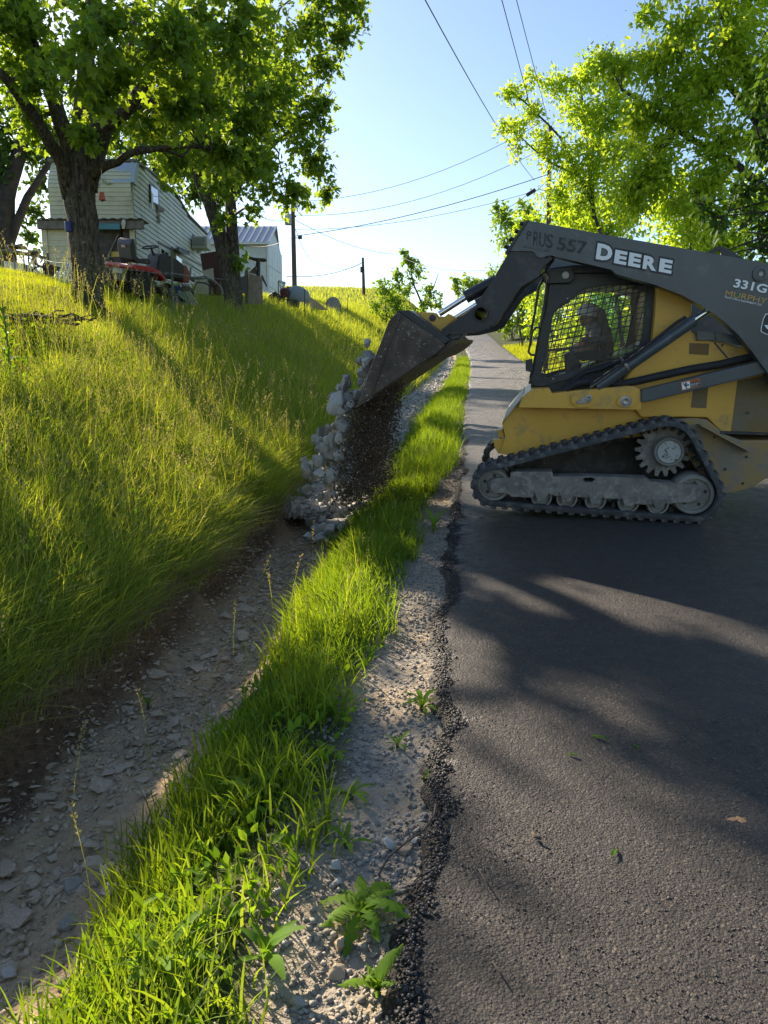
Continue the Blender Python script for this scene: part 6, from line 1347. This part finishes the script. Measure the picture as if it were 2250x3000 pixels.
# gravel on the shoulder
n = 30000; s = 1.1 + 9 * rng.random(n) ** 1.7; t = -.55 + .55 * rng.random(n); m = rng.random(n) < np.clip(clump(s, t, 2.2, 81) * 1.7 - .35, 0.04, 1); s, t = s[m], t[m]; x, y = xy(s, t)
sz = .004 + .013 * rng.random(len(s)) ** 2.2; pebbles('shoulder_gravel', np.stack([x, y, ground(x, y) + sz * .25], -1), sz, GRAVEL, 'grey crushed gravel along the asphalt edge', 'gravel', sq=.75, tpl=LOW + GRIT)
n = 5000; s = 9 + 12 * rng.random(n); t = -.5 + .5 * rng.random(n); x, y = xy(s, t); sz = .012 + .02 * rng.random(n); pebbles('shoulder_gravel', np.stack([x, y, ground(x, y) + sz * .25], -1), sz, GRAVEL, 'gravel patches at the road edge before the loader', 'gravel', sq=.7)
# shale chips in the ditch
n = 22000; s = 1.3 + 7 * rng.random(n) ** 1.2; t = -1.58 + .30 * rng.normal(0, 1, n); m = (t > -2.05) & (t < -1.0) & (rng.random(n) < np.clip(clump(s, t, 1.7, 83) * 1.6 - .15, .04, 1)); s, t = s[m], t[m]; x, y = xy(s, t)
sz = .009 + .034 * rng.random(len(s)) ** 2.5; pebbles('ditch_shale', np.stack([x, y, ground(x, y) + sz * .15], -1), sz, SHALE_S, 'loose brown shale chips covering the ditch bed', 'gravel', sq=.42)
for i in range(290):
    s_ = 1.5 + 6.3 * random.random(); t_ = max(-1.98, min(-1.05, -1.55 + .2 * random.gauss(0, 1))); x_, y_ = xy(s_, t_); z_ = float(ground(x_, y_)); sz_ = random.uniform(.022, .05) if i > 45 else random.uniform(.05, .085)
    put(SLABS[i % 8], 'shale_stone', (x_, y_, z_ + sz_ * .10), sz_, ('large' if i <= 45 else 'small') + ' flat brownish shale stone ' + ('at the lower left end of the ditch' if s_ < 3.2 else 'in the middle stretch of the ditch' if s_ < 5.4 else 'in the ditch just before the rock heap'), 'stone', 'shale stones in the ditch', (random.uniform(-.2, .2), random.uniform(-.25, .25), random.uniform(0, 6.28)))
for a in ((985, 2545, .036, LIME2, 'white rounded stone on the shoulder above the big dandelion'), (988, 2592, .022, LIME2, 'small white stone just below the white rounded stone'), (1145, 2480, .034, LIME2, 'pale angular stone near the asphalt edge, left of the twig'), (1185, 2500, .030, TANROCK, 'purplish tan stone touching the pale angular stone'),
          (1215, 2470, .020, LIME2, 'small white stone against the asphalt under the twig'), (1005, 2775, .034, TANROCK, 'smooth tan cobble under the lower dandelion'), (990, 2865, .030, TANROCK, 'round orange-brown cobble near the bottom of the shoulder'), (875, 2945, .030, LIME, 'grey gravel stone at the bottom of the shoulder'),
          (1180, 2690, .030, LIME, 'grey stone under the dandelion leaves beside the asphalt'), (215, 2600, .05, LIME, 'pale stone at the left foot of the verge'), (330, 2620, .055, LIME, 'whitish block stone half hidden by verge grass'), (205, 2710, .04, LIME, 'dusty white stone at the ditch side of the verge'), (28, 2860, .036, LIME2, 'pale flat stone at the lower left corner'),
          (20, 2560, .07, SHALE, 'large brown slab at the left edge of the ditch'), (505, 2130, .055, SHALE, 'large flat pale slab in the middle of the ditch')):
    g = gpt(a[0], a[1]); put(rock_mesh('shoulder_stone', a[3], 18, .8 if a[3] is not SHALE else .35, a[0]), 'shoulder_stone', g + Vector((0, 0, a[2] * .3)), a[2], a[4], 'stone')
# twig over the asphalt edge and litter on the road
def stick(name, pts, r, label, mat=TWIG, cat='twig'):
    q = [Vector(p) for p in pts]; return tag(MB().tube([p - q[0] for p in q], r, 6).build(name, mat, None, world=False, smooth='all'), label, cat), q[0]
def lay_stick(name, pix, r, label, lift=.012, mat=TWIG):
    pts = []
    for px, py in pix:
        d = ray(px, py); k_ = None
        g = _road_hit(px, py) if px > 1240 else gpt(px, py)
        pts.append(g + Vector((0, 0, lift)))
    o = MB().tube(pts, r, 6).build(name, mat, None, smooth='all', loc=pts[0]); return tag(o, label, 'twig')
lay_stick('twig', [(1110, 2590), (1135, 2540), (1190, 2495), (1245, 2455), (1272, 2410), (1276, 2380)], .0035, 'long bent dark twig arching over the asphalt edge', .03)
lay_stick('twig', [(1400, 2555), (1415, 2580), (1438, 2615)], .002, 'thin pale twig lying flat on the near asphalt')
lay_stick('twig', [(1440, 1892), (1475, 1905), (1508, 1925)], .003, 'curved brown twig on the sunlit asphalt')
lay_stick('twig', [(1560, 2448), (1566, 2460), (1585, 2468)], .005, 'short tan twig on the asphalt in the middle of the lane')
lay_stick('twig', [(1442, 2828), (1456, 2850), (1475, 2878)], .0025, 'thin dark twig near the bottom of the asphalt')
for px, py, sz, lab in ((1776, 2172, .035, 'fallen green leaf on the asphalt, largest one'), (1688, 2219, .02, 'small fallen green leaf left of the larger leaf'), (1868, 2198, .02, 'small yellow-green leaf right of the larger leaf'), (1795, 2512, .022, 'fallen yellowish leaf low on the asphalt')):
    g = _road_hit(px, py); V, F = toothed_leaf(sz * 2, sz * .55, True, .3); me = bpy.data.meshes.new('fallen_leaf'); me.from_pydata([(v[0], v[1], v[2] + .008) for v in V], [], F); me.materials.append(WEED)
    o = link('fallen_leaf', me); o.location = g; o.rotation_euler = (0, 0, random.uniform(0, 6.28)); tag(o, lab, 'leaf')
g = _road_hit(2165, 2400); mb = MB(); mb.add([(math.cos(a) * .045 * random.uniform(.3, 1.1), math.sin(a) * .03 * random.uniform(.2, 1.1), .0) for a in [k * .52 for k in range(12)]] + [(0, 0, .004)], [(k, (k + 1) % 12, 12) for k in range(12)])
o = mb.build('clay_smear', pm('orange_clay', (.34, .21, .11), .95, bump=.5), None, world=False); o.location = g; tag(o, 'small smear of orange clay on the right of the asphalt', 'clay')
# crumbs of asphalt along its broken edge
n = 7000; s = 1.1 + 11 * rng.random(n) ** 1.6; t = road_edge(s) + .022 * rng.normal(0, 1, n) + .008; x, y = xy(s, t); sz = .003 + .008 * rng.random(n) ** 2
pebbles('asphalt_crumbs', np.stack([x, y, base_z(s) + np.clip((t - road_edge(s) + .06) * .5, -.03, .035)], -1), sz, TAR, 'black asphalt crumbs along the broken road edge', 'asphalt crumbs', sq=.85, tpl=GRIT)

n = 24000; s = 1.2 + 4.2 * rng.random(n) ** 1.6; t = road_edge(s) + .02 + rng.random(n) * 2.6; x, y = xy(s, t); sz = .0018 + .0032 * rng.random(n) ** 2; sz[:160] *= 1.8
pebbles('asphalt_grains', np.stack([x, y, base_z(s) + np.interp(t, [0, .05, .14, .5, 1.2, 1.9, 2.6], [.018, .032, .036, .037, .042, .046, .042]) + sz * .05], -1), sz, rnd_mat('asphalt_aggregate', (.022, .020, .020), (.105, .088, .078), .6), 'coarse dark aggregate standing proud of the near asphalt', 'aggregate', sq=.8, tpl=GRIT)
# ---- rocks filling the ditch beyond and the pour from the bucket
GD = 'rocks lying in the filled ditch'; cnt = 0
ZR = lambda s, t: base_z(s) + np.interp(t, [-2.5, -2.2, -1.7, -1.1, -.9], [-.05, -.20, -.22, -.20, -.12])
for i in range(230):
    s_ = 8.2 + 9.5 * random.random() ** 1.5; t_ = random.gauss(-1.62, .24); t_ = max(-2.15, min(-1.08, t_)); x_, y_ = xy(s_, t_); put(ROCKS[i % 9], 'ditch_rock', (x_, y_, float(ZR(s_, t_)) + random.uniform(-.04, .03)), random.uniform(.05, .11), 'pale limestone rock in the filled ditch ' + ('just behind the falling soil' if s_ < 10.5 else 'halfway between the falling soil and the bucket' if s_ < 13.5 else 'farther uphill below the bucket floor'), 'rock', GD)
n = 6500; s = 8.0 + 55 * rng.random(n) ** 1.5; t = np.clip(-1.62 + .27 * rng.normal(0, 1, n), -2.2, -1.02); x, y = xy(s, t); sz = (.045 + .05 * rng.random(n)) * (1 + s / 120)
pebbles('riprap', np.stack([x, y, ZR(s, t) - .02 + .03 * rng.normal(0, 1, n)], -1), sz, rnd_mat('riprap_stones', (.29, .275, .25), (.52, .495, .45)), 'pale riprap rocks filling the ditch up the hill', 'riprap')
# heap under the bucket
heap = []
for i in range(75):
    px, py = random.choice([(random.uniform(900, 1010), random.uniform(1430, 1590)), (random.uniform(930, 1090), random.uniform(1380, 1540))])
    Y = 7.2 + random.uniform(-.1, .9) + (1560 - py) / 300; p = at(px, py, Y); gz = float(ground(p.x, p.y)); p.z = gz + random.uniform(.03, .16) + max(0, .12 - abs(p.x + 1.1) * .1)
    put(ROCKS[i % 9], 'heap_rock', p, random.uniform(.045, .085) if i > 14 else random.uniform(.08, .12), 'grey rock in the fresh heap at the foot of the pour', 'rock', 'rocks in the heap below the bucket')
# tumbling rocks, placed along the curtain that leaves the cutting edge
path = [(1090, 1040), (1060, 1130), (1010, 1180), (985, 1260), (960, 1310), (935, 1370), (960, 1400), (985, 1450)]
big = [(985, 1182, .135, 7.2), (1082, 1048, .085, 7.4), (1020, 1130, .10, 7.3), (1062, 1095, .08, 7.5), (1000, 1240, .085, 7.2), (975, 1325, .12, 7.3), (1000, 1270, .08, 7.2), (950, 1310, .07, 7.2), (930, 1350, .075, 7.1), (975, 1390, .085, 7.2), (990, 1345, .05, 7.1), (1010, 1355, .07, 7.3), (935, 1385, .07, 7.2), (1020, 1165, .07, 7.3), (1045, 1155, .055, 7.2), (960, 1290, .06, 7.2), (920, 1280, .035, 7.1), (1085, 1075, .07, 7.6), (1030, 1215, .06, 7.3), (1055, 1120, .05, 7.3), (920, 1290, .04, 7.3), (1000, 1205, .05, 7.1), (1020, 1300, .05, 7.3)]
GF = 'rocks tumbling out of the bucket'
for i, (px, py, sz_, Y) in enumerate(big):
    put(ROCKS[i % 9], 'tumbling_rock', at(px, py, Y), sz_ * 1.12, {0: 'largest pale boulder in mid-air left of the bucket lip', 1: 'topmost rock sliding over the bucket lip'}.get(i, 'big pale grey rock ' + ('sliding off the bucket lip' if py < 1170 else 'in mid-air below the bucket lip' if py < 1310 else 'falling just above the rock heap')), 'rock', None if i < 2 else GF, tuple(random.uniform(0, 6) for _ in range(3)))
for i in range(150):
    f = random.random() * 6.99; a, b = path[int(f)], path[int(f) + 1]; u = f - int(f); px = a[0] + (b[0] - a[0]) * u + random.gauss(8, 24); py = a[1] + (b[1] - a[1]) * u + random.gauss(0, 18)
    put(ROCKS[i % 9], 'tumbling_rock', at(px, py, 7.25 + random.uniform(-.15, 1.3)), random.uniform(.03, .095), 'pale grey rock ' + ('sliding off the bucket lip' if py < 1170 else 'in mid-air below the bucket lip' if py < 1310 else 'falling just above the rock heap'), 'rock', GF, tuple(random.uniform(0, 6) for _ in range(3)))
# rocks still inside the bucket mouth
for i in range(26):
    w_ = random.uniform(.05, 1.9); f = random.random(); x_, z_ = mp('C', 600 + 230 * f + random.uniform(-20, 40), 850 - 560 * f + random.uniform(0, 80), 0)
    put(ROCKS[i % 9], 'tumbling_rock', MM @ Vector((x_, -w_, z_)), random.uniform(.05, .1), 'grey rock still inside the open mouth of the bucket', 'rock', GF, tuple(random.uniform(0, 6) for _ in range(3)))
# the curtain of soil
lipx, lipz = mp('C', 560, 925, .0)
n = 40000; w_ = rng.random(n) * 1.4 + .02; col = .5 + .5 * vn(w_ * 5, w_ * 0, 91); keep = rng.random(n) < (.35 + .65 * col) * (1 - .55 * w_ / 2); w_ = w_[keep]; n = len(w_)
f = rng.random(n) ** 1.3; drop = f * 1.0; fx = (.03 + .24 * rng.random(n) ** 1.5) * (.35 + f) + .05 * rng.normal(0, 1, n) * (.3 + f); back = rng.random(n) ** 2 * .42 * (1 - w_ / 2.6) * (1 - .5 * f)
L3 = np.stack([lipx + fx - back, -w_ + .05 * rng.normal(0, 1, n), lipz - drop + back * .62 + .02 * rng.normal(0, 1, n)], -1)
M3 = np.array(MM.to_3x3()); Q = L3 @ M3.T + np.array(MM.translation); gz_ = ground(Q[:, 0], Q[:, 1]); Q = Q[Q[:, 2] > gz_ - .02]; n = len(Q)
pebbles('falling_soil', Q, .0045 + .011 * rng.random(n) ** 3, DIRT_S, 'curtain of dark brown soil falling below the bucket', 'soil', tpl=GRIT)
n = 1500; m = rng.integers(0, len(Q), n); pebbles('flying_grit', Q[m] + rng.normal(0, .10, (n, 3)), .003 + .005 * rng.random(n), rnd_mat('pale_grit', (.3, .26, .2), (.55, .5, .42)), 'pale specks of grit flying around the falling soil', 'grit', tpl=GRIT)
